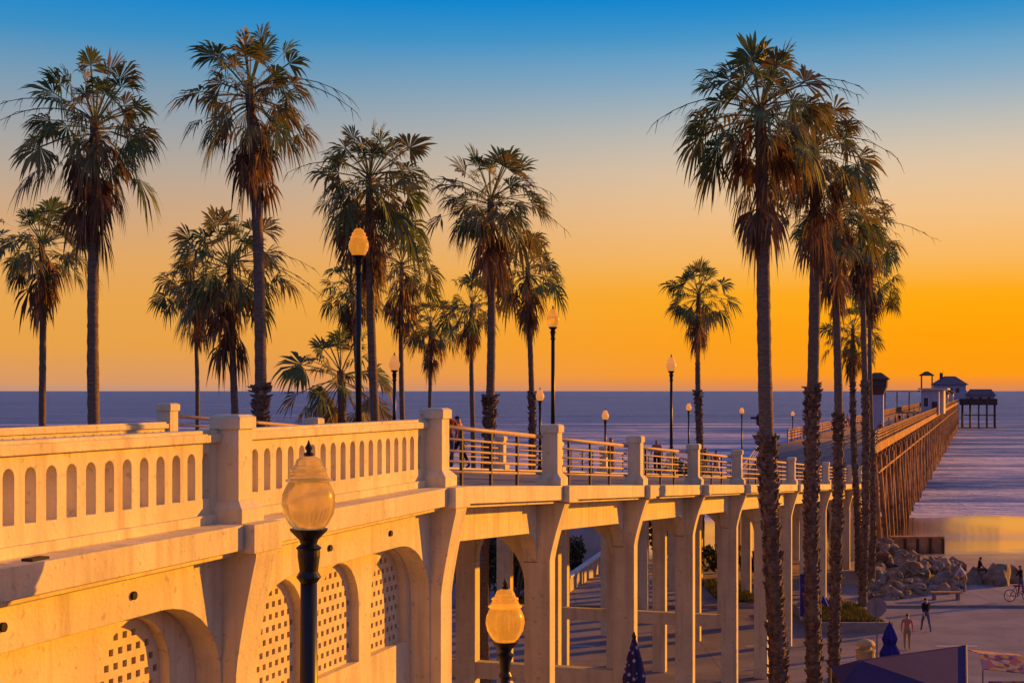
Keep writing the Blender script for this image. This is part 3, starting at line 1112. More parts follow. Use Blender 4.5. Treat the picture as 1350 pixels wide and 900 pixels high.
m = MB(lambda a, c, z: B(ur + 13.5 + a, 8.7 + c, PIER_Z + z))
m.frustum(0, 0, 2.6, 2.9, 13.6, 6.1, 13.6, 6.1)
m.frustum(0, 0, 2.9, 5.2, 13.4, 5.9, 11.5, 4.2)
m.build('roof', M_PURPROOF, shed)
m = MB(B); m.box(PIER_U1 - 0.15, PIER_U1 - 0.001, VR + 0.4, 15.2, PIER_Z - 1.3, PIER_Z + 1.3); m.box(PIER_U1, PIER_U1 + 34, 15.001, 15.2, PIER_Z - 1.3, PIER_Z + 1.3)
m.build('fascia', M_TIMBERD, pier)
windows(shed, [(ur + 0.94, ur + 0.999, v, v + 1.6, PIER_Z + 1.0, PIER_Z + 2.2) for v in (4.4, 7.8, 11.2)])


# ------------------------------------------------------------------ lamps
def acorn(g, c, s):
    """globe, cap and finial shapes; c = globe bottom, s = scale (1 = 0.62 m of glass)"""
    prof = [(0.15, 0.0), (0.20, 0.05), (0.262, 0.16), (0.285, 0.27), (0.275, 0.37), (0.235, 0.46), (0.205, 0.50)]
    mb = MB(); mb.lathe(c, [(a * s, b * s) for a, b in prof], 24)
    gl = mb.build('globe', g[0], g[1], True)
    mb = MB()
    prof = [(0.245, 0.50), (0.25, 0.515), (0.215, 0.53), (0.185, 0.60), (0.195, 0.61), (0.195, 0.63), (0.16, 0.645), (0.125, 0.73), (0.06, 0.765)]
    mb.lathe(c, [(a * s, b * s) for a, b in prof], 24)
    cap = mb.build('cap', g[2], g[1])
    mb = MB()
    mb.lathe(c, [(a * s, b * s) for a, b in [(0.05, 0.76), (0.055, 0.79), (0.022, 0.81), (0.042, 0.85), (0.018, 0.89), (0.006, 0.93)]], 12)
    mb.build('finial', M_IRON, cap)
    return gl


def street_lamp(x, y, z0, zg, s, label, mg, mc, pr=0.055, group=None, cat='street lamp'):
    t = empty('street_lamp', (x, y, z0), label, cat, group)
    h = zg - z0
    mb = MB()
    mb.lathe((x, y, z0), [(0.20 * s, 0), (0.20 * s, 0.12), (0.15 * s, 0.20), (0.13 * s, 0.55), (0.085 * s, 0.75), (pr * 1.25, 0.9)], 16)
    mb.build('base', M_IRON, t)
    mb = MB()
    mb.lathe((x, y, z0), [(pr * 1.2, 0.85), (pr, h - 0.55 * s)], 16)
    mb.build('pole', M_IRON, t, True)
    mb = MB()
    mb.lathe((x, y, zg), [(pr, -0.56 * s), (pr * 1.5, -0.50 * s), (pr * 1.1, -0.44 * s), (pr * 1.35, -0.28 * s), (0.118 * s, -0.215 * s), (0.135 * s, -0.195 * s),
                          (0.085 * s, -0.155 * s), (0.10 * s, -0.11 * s), (0.195 * s, -0.015 * s), (0.20 * s, 0.004)], 20)
    mb.build('collar', M_IRON, t)
    acorn((mg, t, mc), (x, y, zg), s)
    return t


x = PX(407, 14); street_lamp(x, 14.0, ground_z(x, 14), PZ(697, 14), 0.94, 'nearest black lamp post with frosted acorn globe in front of the balustrade', M_GLOBE, M_GLOBE, 0.082)
x = PX(666, 19.5); street_lamp(x, 19.5, 5.0, PZ(845, 19.5), 0.94, 'black lamp post with glowing amber acorn globe in front of the first open bay', M_GLOBE_LIT, M_GLOBE_LIT, 0.062)


def vf_lamp(px, py_top, py_glob, s, label, mg, pr):
    Y = 34800.0 / (1292 - px)
    u = (Y - 23.2 - 2.875) / 0.9499
    x, y, _ = B(u, W2 + 0.5, 0)
    zg = PZ(py_glob, y)
    return street_lamp(PX(px, y), y, zbf(u) - 0.05, zg, s, label, mg, mg, pr, 'lamps along the far side of the bridge')


vf_lamp(473, 294, 337, 1.06, 'tall lamp with big round globe rising behind the second balustrade panel', M_GLOBE_LIT, 0.078)
vf_lamp(729, 402, 431, 1.02, 'tall lamp with amber globe right of the twin palms behind the railing', M_GLOBE_LIT, 0.078)
vf_lamp(885, 464, 489, 1.1, 'tall slim lamp left of the lone small palm by the sea', M_GLOBE_FAR, 0.08)
for px, pt, pg, lab in ((520, 472, 488, 'small lamp between the palm trunks behind the balustrade end post'), (712, 513, 528, 'small lamp just left of the tall amber lamp'),
                        (798, 540, 553, 'small lamp seen against the sea above the second railing bay'), (908, 528, 541, 'small lamp beside the lone palm trunk'),
                        (978, 534, 545, 'small glowing lamp right of the lone palm against the surf'), (1045, 534, 548, 'small glowing lamp between the two thick palm trunks')):
    vf_lamp(px, pt, pg, 0.62, lab, M_GLOBE_FAR, 0.05)


# ------------------------------------------------------------------ palms
def frond(mb, rng, c, az, el, L, droop, seg=18, spread=105, ratio=0.52, rib=True, curl=1.0):
    h = Vector((math.cos(az), math.sin(az), 0))
    Zv = Vector((0, 0, 1))
    Lp = L * ratio
    P = lambda t: c + Lp * t * (math.cos(el) * h + math.sin(el) * Zv) - Zv * droop * Lp * t * t
    p1, p0 = P(1.0), P(0.93)
    D = (p1 - p0).normalized()
    S = D.cross(Zv)
    if S.length < 1e-3: S = Vector((1, 0, 0))
    S.normalize()
    roll = rng.uniform(-1.0, 1.0)
    N = S.cross(D)
    S, N = S * math.cos(roll) + N * math.sin(roll), N * math.cos(roll) - S * math.sin(roll)
    if rib:
        w = 0.028
        pts = [P(t) for t in (0, 0.5, 1.0)]
        side = S * w
        vs_ = []
        for p in pts:
            vs_ += [tuple(p - side), tuple(p + side)]
        mb.add(vs_, [(0, 1, 3, 2), (2, 3, 5, 4)])
    Rb = L * (1 - ratio)
    dth = R(2 * spread / seg)
    for i in range(seg):
        th = R(-spread) + (i + 0.5) * dth + rng.uniform(-.04, .04)
        if rng.random() < 0.05: continue
        d = D * math.cos(th) + S * math.sin(th) + N * 0.16 * abs(math.sin(th))
        q = (-D * math.sin(th) + S * math.cos(th))
        r_ = Rb * (1 - 0.25 * abs(th) / R(spread)) * rng.uniform(0.85, 1.12)
        g = curl * rng.uniform(0.25, 0.75)
        nw = rng.uniform(-0.14, 0.14)
        pt = lambda s: p1 + d * r_ * s + N * (nw * r_ * s) - Zv * (g * r_ * s ** 3 * 1.15)
        wm = 0.62 * r_ * math.tan(dth / 2) * 1.15
        mp, qp, tp = pt(0.62), pt(0.84), pt(1.0)
        mb.add([tuple(p1), tuple(mp - q * wm), tuple(mp + q * wm), tuple(qp - q * wm * 0.55), tuple(qp + q * wm * 0.55), tuple(tp)],
               [(0, 1, 2), (1, 3, 4, 2), (3, 5, 4)])


PALM_N = 0


def palm(pxb, Y, pxc, pyc, Rpx, label, skirt=1.5, boots=None, tr=0.21, nf=36, seed=0, group=None, green=0.5, low=-0.35, stalks=2, skirt_n=None, bulge=1.25):
    rng = random.Random(seed * 7 + 3)
    xb, xc, zc = PX(pxb, Y), PX(pxc, Y), PZ(pyc, Y)
    gz = ground_z(xb, Y)
    Rm = Rpx / 1875.0 * Y
    t = empty('palm_tree', (xb, Y, gz), label, 'palm tree', group)
    yj = rng.uniform(-0.3, 0.3)

    def axis(z):
        s = max(0.0, min(1.0, (z - gz) / (zc - gz)))
        return Vector((xb + (xc - xb) * s ** 1.6 + 0.10 * math.sin(s * 6 + seed), Y + yj * s, z))

    n = int((zc - gz) / 0.22)
    pts, rad = [], []
    for i in range(n + 1):
        z = gz - 0.3 + (zc + 0.3 - gz) * i / n
        s = i / n
        pts.append(axis(z))
        rr = tr * 0.80 * (1.25 - 0.42 * s) * (1 + 0.5 * math.exp(-(z - gz) * 1.2))
        rad.append(rr * (1 + 0.035 * ((i % 2) * 2 - 1) + rng.uniform(-.03, .03)))
    mb = MB()
    mb.tube(pts, rad, 12)
    mb.build('trunk', M_TRUNK, t, True)
    if boots:
        z0, z1 = boots
        z0 = max(z0, gz)
        mb = MB()
        z = z0
        while z < z1:
            s = (z - gz) / (zc - gz)
            rr = tr * 0.76 * (1.25 - 0.42 * s)
            k = rng.choice((6, 7, 8, 9))
            fl = 1 + (bulge - 1) * math.exp(-((z1 - z) / 0.9)) + 0.1
            for j in range(k):
                if rng.random() < 0.08: continue
                a = 2 * math.pi * (j + rng.random() * 0.7) / k
                h = Vector((math.cos(a), math.sin(a), 0)); sd = Vector((-math.sin(a), math.cos(a), 0))
                p = axis(z)
                o_ = rng.choice((0.015, 0.03, 0.05, 0.09)) * fl; up = rng.uniform(0.08, 0.24)
                w = rng.uniform(0.035, 0.095)
                b0, b1 = p + h * rr * 0.85, p + h * (rr * fl + o_ * 0.5) + Vector((0, 0, up * 0.45))
                tip = p + h * (rr * fl + o_) + Vector((0, 0, up))
                in_ = p + h * rr * 0.85 + Vector((0, 0, up * 0.8))
                mb.add([tuple(b0 - sd * w), tuple(b0 + sd * w), tuple(b1 + sd * w), tuple(b1 - sd * w), tuple(tip + sd * w * .5), tuple(tip - sd * w * .5), tuple(in_)],
                       [(0, 1, 2, 3), (3, 2, 4, 5), (5, 4, 6), (0, 3, 5, 6), (1, 6, 4, 2)])
            z += rng.uniform(0.09, 0.15)
        mb.build('leaf_base_sheath', M_SHEATH, t)
    C = axis(zc)
    mb = MB()
    nf = int(nf * 1.5)
    for i in range(nf):
        f = i / nf
        el = math.asin(0.985 - (0.985 - math.sin(low)) * f) + rng.uniform(-.10, .10)
        az = i * 2.39996 + rng.uniform(-.25, .25)
        el = max(low - 0.25, min(R(84), el + rng.uniform(-.16, .16)))
        Lx = Rm * rng.uniform(0.66, 1.26) * (0.86 + 0.18 * math.cos(el - 0.3))
        mb.mi = 1 if rng.random() > green else 0
        frond(mb, rng, C + Vector((0, 0, -0.5 * f)), az, el, Lx, 0.05 + 0.30 * f, seg=22, spread=rng.uniform(70, 115), curl=0.15 + 0.85 * f + rng.uniform(0, .8), ratio=rng.uniform(.58, .70))
    mb.build('crown', [M_FROND, M_FROND2], t)
    mb = MB()
    ns = skirt_n if skirt_n is not None else int(20 + skirt * 9)
    for i in range(ns):
        f = rng.random() ** 1.3
        az = rng.uniform(0, 2 * math.pi)
        el = R(-20) - f * R(55) + rng.uniform(-.2, .15)
        cz = axis(zc - 0.35 - skirt * f * 0.75)
        frond(mb, rng, cz, az, el, Rm * rng.uniform(0.38, 0.78), 0.30, seg=12, spread=rng.uniform(30, 75), curl=1.6, ratio=0.5)
    mb.build('dead_frond_skirt', M_DEAD, t)
    for i in range(stalks):
        az = rng.choice([rng.uniform(-0.5, 0.5), rng.uniform(-0.5, 0.5), math.pi + rng.uniform(-.5, .5)])
        h = Vector((math.cos(az), math.sin(az), 0))
        L = Rm * rng.uniform(1.3, 1.75)
        el = rng.uniform(0.15, 0.7)
        mb = MB()
        q = [C + h * L * s * math.cos(el) + Vector((0, 0, 1)) * L * (s * math.sin(el) - 0.50 * s * s) for s in frange(0, 1, 7)]
        mb.tube(q, [0.025 * (1 - 0.7 * s) for s in frange(0, 1, 7)], 4)
        for s in range(3, 8):
            for d in (-1, 1):
                e = q[s] + Vector((rng.uniform(-.2, .2) + h.x * .25, d * .15 + h.y * .25, -rng.uniform(.15, .5)))
                mb.tube([q[s], (q[s] + e) / 2 + Vector((0, 0, .06)), e], [0.012, 0.010, 0.004], 3)
        mb.build('flower_stalk', M_STALK, t)
    return t


GL = 'palms on the beach side of the bridge'
GR = 'palms on the street side of the bridge'
palm(131, 42, 122, 158, 100, 'very tall palm second from left with ragged brown skirt and full crown', 2.6, None, 0.22, 42, 1, GL, bulge=1.0)
palm(62, 63, 52, 318, 72, 'smaller palm at the far left edge of the picture', 1.6, None, 0.20, 38, 2, GL)
palm(354, 42, 326, 116, 92, 'tallest left palm with rough unshaved trunk foot and orange lit skirt', 2.2, (9, PZ(508, 42)), 0.22, 42, 3, GL, bulge=1.6, green=0.35)
palm(260, 78, 258, 372, 50, 'thin short palm overlapping left side of a bushier palm', 2.4, None, 0.15, 30, 4, GL)
palm(309, 58, 306, 345, 84, 'bushy palm of middle height left of the tallest left palm trunk', 2.6, None, 0.19, 40, 5, GL, stalks=3)
palm(498, 48, 490, 232, 84, 'tall palm with dense hanging skirt right behind the tall round globe lamp', 3.2, None, 0.19, 44, 6, GL, stalks=3)
palm(478, 68, 462, 372, 46, 'half hidden palm behind the tall round globe lamp', 1.8, None, 0.17, 28, 16, GL, stalks=0)
palm(535, 75, 528, 345, 54, 'slim palm just right of the dense skirted tall palm', 3.0, None, 0.17, 32, 7, GL, stalks=0)
palm(570, 95, 566, 425, 38, 'small distant palm right above the balustrade end post', 2.6, None, 0.17, 30, 8, GL, stalks=0)
palm(450, 52, 448, 488, 80, 'low squat palm whose fronds spread just above the balustrade', 0.4, None, 0.22, 24, 9, GL, stalks=0, skirt_n=8, low=-0.5)
palm(640, 57, 648, 262, 78, 'tall palm with rough knobbly trunk foot left of the tall amber lamp', 2.2, (7, PZ(522, 57)), 0.22, 40, 10, GL, bulge=1.9, stalks=3)
palm(700, 75, 698, 352, 52, 'medium palm with slender trunk immediately left of tall amber lamp', 1.9, (6, PZ(516, 75)), 0.19, 34, 11, GL, stalks=0)
palm(622, 85, 624, 400, 46, 'partly hidden palm left behind the knobbly footed tall palm', 1.8, None, 0.18, 30, 12, GL, stalks=0)
palm(923, 100, 921, 386, 48, 'lone small palm against the orange sky left of the big right clump', 2.4, (6, PZ(517, 100)), 0.24, 34, 13, GL, stalks=0, bulge=1.7)
palm(1026, 40, 998, 140, 104, 'biggest foreground palm of the right clump leftmost leaning trunk', 2.6, (0, PZ(572, 40)), 0.25, 46, 14, GR, bulge=1.5, stalks=4, green=0.4)
palm(1074, 46, 1068, 190, 82, 'second palm from left in the right clump with brown dead skirt', 3.2, (0, PZ(508, 46)), 0.24, 44, 15, GR, bulge=1.35, stalks=2, green=0.25)
palm(1103, 54, 1101, 275, 70, 'third palm of the right clump with thinner rough trunk', 2.8, (0, PZ(548, 54)), 0.20, 40, 17, GR, bulge=1.25, stalks=1, green=0.25)
palm(1139, 76, 1140, 298, 54, 'fourth palm of the right clump with sparse high crown', 2.4, (0, PZ(506, 76)), 0.20, 36, 18, GR, stalks=1, green=0.3)
palm(1149, 86, 1149, 362, 42, 'rearmost thin palm at right end of the clump', 1.4, (-.2, PZ(566, 86)), 0.17, 30, 19, GR, stalks=0)
palm(1130, 95, 1124, 432, 42, 'short distant palm low down inside the right clump', 2.2, (0, PZ(505, 95)), 0.20, 30, 20, GR, stalks=0)


# ------------------------------------------------------------------ shrubs, grass
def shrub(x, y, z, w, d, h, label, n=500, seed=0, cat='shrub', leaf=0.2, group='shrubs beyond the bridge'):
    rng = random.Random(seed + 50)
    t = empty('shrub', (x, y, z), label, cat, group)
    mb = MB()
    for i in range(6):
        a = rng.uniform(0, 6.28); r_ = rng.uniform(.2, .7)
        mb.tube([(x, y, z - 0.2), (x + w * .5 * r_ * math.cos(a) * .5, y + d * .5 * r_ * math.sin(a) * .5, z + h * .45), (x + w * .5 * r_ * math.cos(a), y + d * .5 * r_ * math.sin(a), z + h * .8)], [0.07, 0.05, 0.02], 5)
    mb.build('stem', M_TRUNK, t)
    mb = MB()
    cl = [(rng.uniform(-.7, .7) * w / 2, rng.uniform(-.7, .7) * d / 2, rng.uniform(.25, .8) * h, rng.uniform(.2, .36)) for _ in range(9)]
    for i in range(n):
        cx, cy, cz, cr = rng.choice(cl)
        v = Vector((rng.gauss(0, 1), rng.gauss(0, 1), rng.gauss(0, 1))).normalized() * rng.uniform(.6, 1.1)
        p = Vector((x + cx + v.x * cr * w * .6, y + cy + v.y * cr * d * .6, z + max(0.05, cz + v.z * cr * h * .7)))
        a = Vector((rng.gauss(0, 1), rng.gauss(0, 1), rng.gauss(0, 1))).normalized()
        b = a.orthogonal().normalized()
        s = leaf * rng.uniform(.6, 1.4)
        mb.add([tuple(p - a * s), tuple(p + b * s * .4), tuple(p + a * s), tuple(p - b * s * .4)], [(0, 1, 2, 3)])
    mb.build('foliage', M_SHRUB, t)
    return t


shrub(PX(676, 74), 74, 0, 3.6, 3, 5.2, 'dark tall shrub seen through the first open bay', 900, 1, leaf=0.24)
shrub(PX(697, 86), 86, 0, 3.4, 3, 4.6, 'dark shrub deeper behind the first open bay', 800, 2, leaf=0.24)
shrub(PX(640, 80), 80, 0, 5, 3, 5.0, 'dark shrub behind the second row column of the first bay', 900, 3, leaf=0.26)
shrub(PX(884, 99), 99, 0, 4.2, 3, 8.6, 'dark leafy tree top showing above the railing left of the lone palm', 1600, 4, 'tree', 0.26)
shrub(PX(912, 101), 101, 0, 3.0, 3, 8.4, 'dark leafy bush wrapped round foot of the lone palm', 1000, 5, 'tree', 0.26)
shrub(PX(951, 92), 92, 0, 3.2, 2.6, 2.6, 'low green shrub beyond the fourth bay columns', 500, 6)
shrub(PX(1000, 90), 90, 0, 3.0, 2.2, 2.4, 'low green shrub just left of the biggest foreground palm trunk', 500, 7)
shrub(PX(756, 92), 92, 0, 1.6, 1.6, 3.2, 'dark shrub at head of the white diagonal wall', 500, 8)


def grass(name, x0, x1, y0, y1, z, n, h, seed):
    rng = random.Random(seed)
    mb = MB()
    for i in range(n):
        x, y = rng.uniform(x0, x1), rng.uniform(y0, y1)
        a = rng.uniform(0, 6.28)
        hh = h * rng.uniform(.5, 1.3)
        dx, dy = math.cos(a) * 0.035, math.sin(a) * 0.035
        lx, ly = rng.uniform(-.12, .12), rng.uniform(-.12, .12)
        mb.add([(x - dx, y - dy, z), (x + dx, y + dy, z), (x + lx, y + ly, z + hh)], [(0, 1, 2)])
    return tag(mb.build(name, M_GRASS), 'short green grass growing beside the promenade', 'grass', kind='stuff')


pl = empty('planter', (17.6, 76, 0), 'low concrete planter bed with grass at foot of the right palms', 'planter')
m = MB()
for b in ((15.2, 18.9, 70.6, 70.9), (15.2, 18.9, 77.4, 77.7), (15.2, 15.5, 70.9, 77.4), (18.6, 18.9, 70.9, 77.4)):
    m.box(*b, -0.05, 0.5)
m.build('rim', M_KERB, pl)
m = MB(); m.box(15.5, 18.6, 70.9, 77.4, -0.05, 0.38)
m.build('soil', M_EARTH, pl)
grass('grass', 15.55, 18.55, 70.95, 77.35, 0.38, 4200, 0.28, 5)
grass('grass', PX(668, 78), PX(712, 78), 72, 82, 0.0, 3800, 0.35, 6)
grass('grass', PX(935, 84), PX(985, 84), 80, 88, 0.10, 3000, 0.32, 7)

# white diagonal wall and pale block beyond the bridge
wl = empty('low_wall', (5, 100, 0), 'low white wall running diagonally away under the second bay', 'wall')
p0, p1 = Vector((PX(748, 84), 84, 0)), Vector((PX(802, 99.3), 99.3, 0))
d = (p1 - p0).normalized(); s = Vector((-d.y, d.x, 0)) * 0.15
m = MB()
for q0, q1, zz0, zz1 in ((p0, p1, -2.5, 0.95),):
    m.add([tuple(q0 - s + Vector((0, 0, zz0))), tuple(q0 + s + Vector((0, 0, zz0))), tuple(q1 + s + Vector((0, 0, zz0))), tuple(q1 - s + Vector((0, 0, zz0))),
           tuple(q0 - s + Vector((0, 0, zz1))), tuple(q0 + s + Vector((0, 0, zz1))), tuple(q1 + s + Vector((0, 0, zz1))), tuple(q1 - s + Vector((0, 0, zz1)))],
          [(0, 3, 2, 1), (4, 5, 6, 7), (0, 1, 5, 4), (1, 2, 6, 5), (2, 3, 7, 6), (3, 0, 4, 7)])
m.build('wall_panel', M_WALL, wl)
m = MB()
m.add([tuple(q + Vector((0, 0, z)) + k * s * 1.4) for z in (0.952, 1.06) for q, k in ((p0, -1), (p0, 1), (p1, 1), (p1, -1))],
      [(0, 3, 2, 1), (4, 5, 6, 7), (0, 1, 5, 4), (1, 2, 6, 5), (2, 3, 7, 6), (3, 0, 4, 7)])
m.build('coping', M_WHITE, wl)
st_ = empty('beach_store', (0, 104, 0), 'long flat roofed beach building in shade beyond the bridge columns', 'building')
m = MB(); m.box(-28, 8.0, 100, 108, -1.5, 4.6)
m.build('wall', M_WALL, st_)
m = MB(); m.box(-28.4, 8.4, 99.6, 108.4, 4.6, 4.9)
m.build('roof', M_ROOF, st_)
for i in range(7):
    xx = -26 + i * 4.6
    m = MB(); m.box(xx, xx + 2.2, 99.95, 99.999, 0.1, 2.6)
    dr = m.build('door', M_TIMBERD, st_)

# ------------------------------------------------------------------ rocks
rng = random.Random(11)


def rock_mesh(seed):
    r_ = random.Random(seed)
    bm = bmesh.new()
    bmesh.ops.create_icosphere(bm, subdivisions=3, radius=1.0)
    cuts = [(Vector((r_.gauss(0, 1), r_.gauss(0, 1), r_.gauss(0, 1))).normalized(), r_.uniform(0.42, 0.80)) for _ in range(14)]
    for v in bm.verts:
        p = v.co.copy()
        for n_, d_ in cuts:
            k = p.dot(n_)
            if k > d_: p -= n_ * (k - d_)
        p *= 1 + 0.16 * mnoise.noise(p * 2.4 + Vector((seed, 0, 0))) + 0.06 * mnoise.noise(p * 6 + Vector((0, seed, 0)))
        v.co = p
    me = bpy.data.meshes.new('boulder')
    bm.to_mesh(me); bm.free()
    me.materials.append(M_ROCK)
    return me


RM = [rock_mesh(i) for i in range(6)]


def put_rock(x, y, z, s, label, group, fixed=None):
    o = bpy.data.objects.new('boulder', rng.choice(RM))
    COL.objects.link(o)
    o.location = (x, y, z)
    o.scale = (s * rng.uniform(.8, 1.25), s * rng.uniform(.8, 1.2), s * rng.uniform(.6, .9))
    o.rotation_euler = (rng.uniform(-.5, .5), rng.uniform(-.5, .5), rng.uniform(0, 6.28))
    if fixed is not None:
        o.data = RM[fixed]; o.scale = (s * 1.05, s, s * 0.95); o.rotation_euler = (0.1, -0.1, fixed * 1.3)
    tag(o, label, 'boulder', group)


for i in range(220):
    y = rng.uniform(81.2, 97)
    px = rng.uniform(1140, 1268)
    t = (px - 1140) / 128
    x = PX(px, y)
    if y < 84.5: x = PX(1140 + 128 * t * (0.35 + 0.2 * (y - 81.2)), y)
    top = (2.0 * (1 - t) ** 0.8 + 0.15) * math.exp(-((y - 92) / 4.0) ** 2) if y < 92 else (2.0 * (1 - t) ** 0.8 + 0.15) * math.exp(-((y - 92) / 3.5) ** 2)
    put_rock(x, y, max(0.1, top) + rng.uniform(-.35, .15) + min(0, ground_z(x, y)), rng.uniform(0.35, 0.85), 'grey brown riprap boulder heaped between pavement and beach', 'riprap boulders below the pier')
for i_, (px, y, s, lab) in enumerate(((1284, 88, 1.0, 'rounded boulder at right foot of riprap heap with a person on it'), (1313, 88, 1.45, 'largest dark rounded boulder right of the riprap heap'),
                      (1330, 89, 0.9, 'dark boulder on right shoulder of the largest boulder'), (1296, 90, 0.8, 'smaller dark boulder left behind the largest boulder'))):
    put_rock(PX(px, y), y, 0.25, s, lab, 'big boulders at the right', i_)

# brown timber barrier on the sand
bar = empty('sand_barrier', (PX(1209, 112), 112, -1), 'low brown timber barrier on the sand above the riprap heap', 'barrier')
x0, x1 = PX(1176, 112), PX(1243, 112)
m = MB(); m.box(x0, x1, 112, 112.5, -1.6, 0.42)
m.build('board', M_TIMBER, bar)
m = MB(); m.box(x0 - 0.1, x1 + 0.1, 111.9, 112.6, 0.422, 0.56)
m.build('top_plank', M_TIMBER, bar)
for i in range(5):
    xx = x0 + (x1 - x0) * i / 4
    m = MB(); m.box(xx - 0.09, xx + 0.09, 111.84, 111.999, -1.6, 0.40)
    m.build('stake', M_TIMBERD, bar)

# ------------------------------------------------------------------ people
def person_mesh(pose, mats, build=1.0):
    """one continuous skinned body, facing +Y, feet at z=0; faces coloured by the body region they belong to"""
    V, E, Rd, Rg = [], [], [], []

    def add(p, r_, reg, par=None):
        V.append(Vector(p)); Rd.append(r_); Rg.append(reg)
        if par is not None: E.append((par, len(V) - 1))
        return len(V) - 1

    sit = pose == 'sit'
    hz = 0.92 if not sit else 0.46
    lean = {'stand': 0.0, 'walk': 0.04, 'sit': 0.06, 'bend': 0.35, 'sideways': 0.02}[pose]
    pel = add((0, 0, hz), 0.135, 'pants')
    wst = add((0, lean * 0.3, hz + 0.18), 0.125, 'shirt', pel)
    ch = add((0, lean * 0.7, hz + 0.38), 0.15, 'shirt', wst)
    nk = add((0, lean * 1.0, hz + 0.56), 0.062, 'skin', ch)
    hd = add((0, lean * 1.0 + 0.02, hz + 0.66), 0.095, 'skin', nk)
    hd2 = add((0, lean * 1.0 + 0.015, hz + 0.76), 0.10, 'hair', hd)
    nose = add((0, lean + 0.125, hz + 0.68), 0.018, 'skin', hd)
    for s in (-1, 1):
        sh = add((s * 0.185, lean * 0.9, hz + 0.47), 0.068, 'shirt', ch)
        sw = {'stand': (0.03, 0.06), 'walk': (0.16 * s, 0.28 * s), 'sit': (0.12, 0.30), 'bend': (0.22, 0.42), 'sideways': (0.08, 0.30)}[pose]
        el = add((s * 0.245, lean * 0.7 + sw[0], hz + 0.20), 0.046, 'sleeve', sh)
        wr = add((s * 0.25, lean * 0.6 + sw[1], hz - 0.03 + (0.12 if pose in ('sit', 'sideways') else 0)), 0.03, 'skin', el)
        d = (V[wr] - V[el]).normalized()
        pm = add(tuple(V[wr] + d * 0.07), 0.032, 'skin', wr)
        for k in range(4):
            q = V[pm] + d * 0.03 + Vector((0, (k - 1.5) * 0.018, 0))
            a = add(tuple(q), 0.010, 'skin', pm)
            add(tuple(q + d * (0.055, 0.07, 0.068, 0.05)[k] + Vector((-s * 0.015, 0.012, 0))), 0.008, 'skin', a)
        add(tuple(V[wr] + d * 0.05 + Vector((-s * 0.01, 0.055, 0))), 0.010, 'skin', wr)
        hp = add((s * 0.095, 0, hz - 0.06), 0.098, 'pants', pel)
        if sit:
            kn = add((s * 0.12, 0.42, hz + 0.02), 0.066, 'pants', hp)
            an = add((s * 0.12, 0.46, 0.09), 0.045, 'pants', kn)
        else:
            st_k, st_a = {'stand': (0.02, 0.0), 'walk': (-0.16 * s + 0.05, -0.30 * s), 'bend': (0.05, 0), 'sideways': (0.06 * s, 0.10 * s)}[pose]
            kn = add((s * 0.105, st_k, 0.50), 0.066, 'pants', hp)
            an = add((s * 0.105, st_a, 0.09), 0.043, 'leg', kn)
        add(tuple(V[an] + Vector((0, 0.14, -0.05))), 0.036, 'shoe', an)
    me = bpy.data.meshes.new('body')
    me.from_pydata([tuple(v) for v in V], E, [])
    ob = bpy.data.objects.new('body', me)
    COL.objects.link(ob)
    sk = ob.modifiers.new('skin', 'SKIN')
    sk.use_smooth_shade = True
    for i, sv in enumerate(me.skin_vertices[0].data):
        k = build if Rg[i] in ('shirt', 'pants') else 1.0
        sv.radius = (Rd[i] * k, Rd[i] * k * (0.78 if Rg[i] in ('shirt', 'pants') and i in (pel, wst, ch) else 1))
        sv.use_root = (i == 0)
    sb = ob.modifiers.new('sub', 'SUBSURF'); sb.levels = 1; sb.render_levels = 1
    dg = bpy.context.evaluated_depsgraph_get()
    out = bpy.data.meshes.new_from_object(ob.evaluated_get(dg))
    bpy.data.objects.remove(ob)
    keys = ['skin', 'hair', 'shirt', 'pants', 'sleeve', 'leg', 'shoe']
    out.materials.clear()
    for k in keys: out.materials.append(mats[k])
    for p in out.polygons:
        c = p.center
        best, bk = 9, 'skin'
        for a, b in E:
            pa, pb = V[a], V[b]
            ab = pb - pa
            t = max(0, min(1, (c - pa).dot(ab) / ab.length_squared))
            dd = (c - pa - ab * t).length / (Rd[a] * (1 - t) + Rd[b] * t + 0.02)
            if dd < best:
                best, bk = dd, (Rg[b] if t > 0.5 else Rg[a])
                if Rg[b] == 'pants' and Rg[a] == 'pants': bk = 'pants'
                if Rg[b] == 'sleeve': bk = 'sleeve' if t > 0.3 else 'shirt'
        if bk == 'skin' and c.z > V[hd].z + 0.0 and c.y < V[hd].y + 0.03: bk = 'hair'
        if bk == 'hair' and c.y > V[hd2].y + 0.05 and c.z < V[hd2].z + 0.04: bk = 'skin'
        p.material_index = keys.index(bk)
        p.use_smooth = True
    return out, V[hd]


def outfit(shirt, pants, hair=None, sleeve=None, leg=None, shoe=None):
    return dict(skin=M_SKIN, hair=hair or M_HAIR, shirt=shirt, pants=pants, sleeve=sleeve or M_SKIN, leg=leg or pants, shoe=shoe or M_BLACK)


def person(x, y, z, rz, pose, fit, label, group, scale=1.0, face=True):
    me, hd = person_mesh(pose, fit)
    t = empty('person', (x, y, z), label, 'person', group)
    t.rotation_euler = (0, 0, rz)
    t.scale = (scale, scale, scale)
    o = bpy.data.objects.new('body', me)
    COL.objects.link(o); o.parent = t
    if face:
        for s in (-1, 1):
            bm = bmesh.new(); bmesh.ops.create_uvsphere(bm, u_segments=6, v_segments=5, radius=0.014)
            e = bpy.data.meshes.new('eye'); bm.to_mesh(e); bm.free(); e.materials.append(M_BLACK)
            eo = bpy.data.objects.new('eye', e); COL.objects.link(eo); eo.parent = t
            eo.location = (s * 0.036, hd.y + 0.083, hd.z + 0.035)
    return t


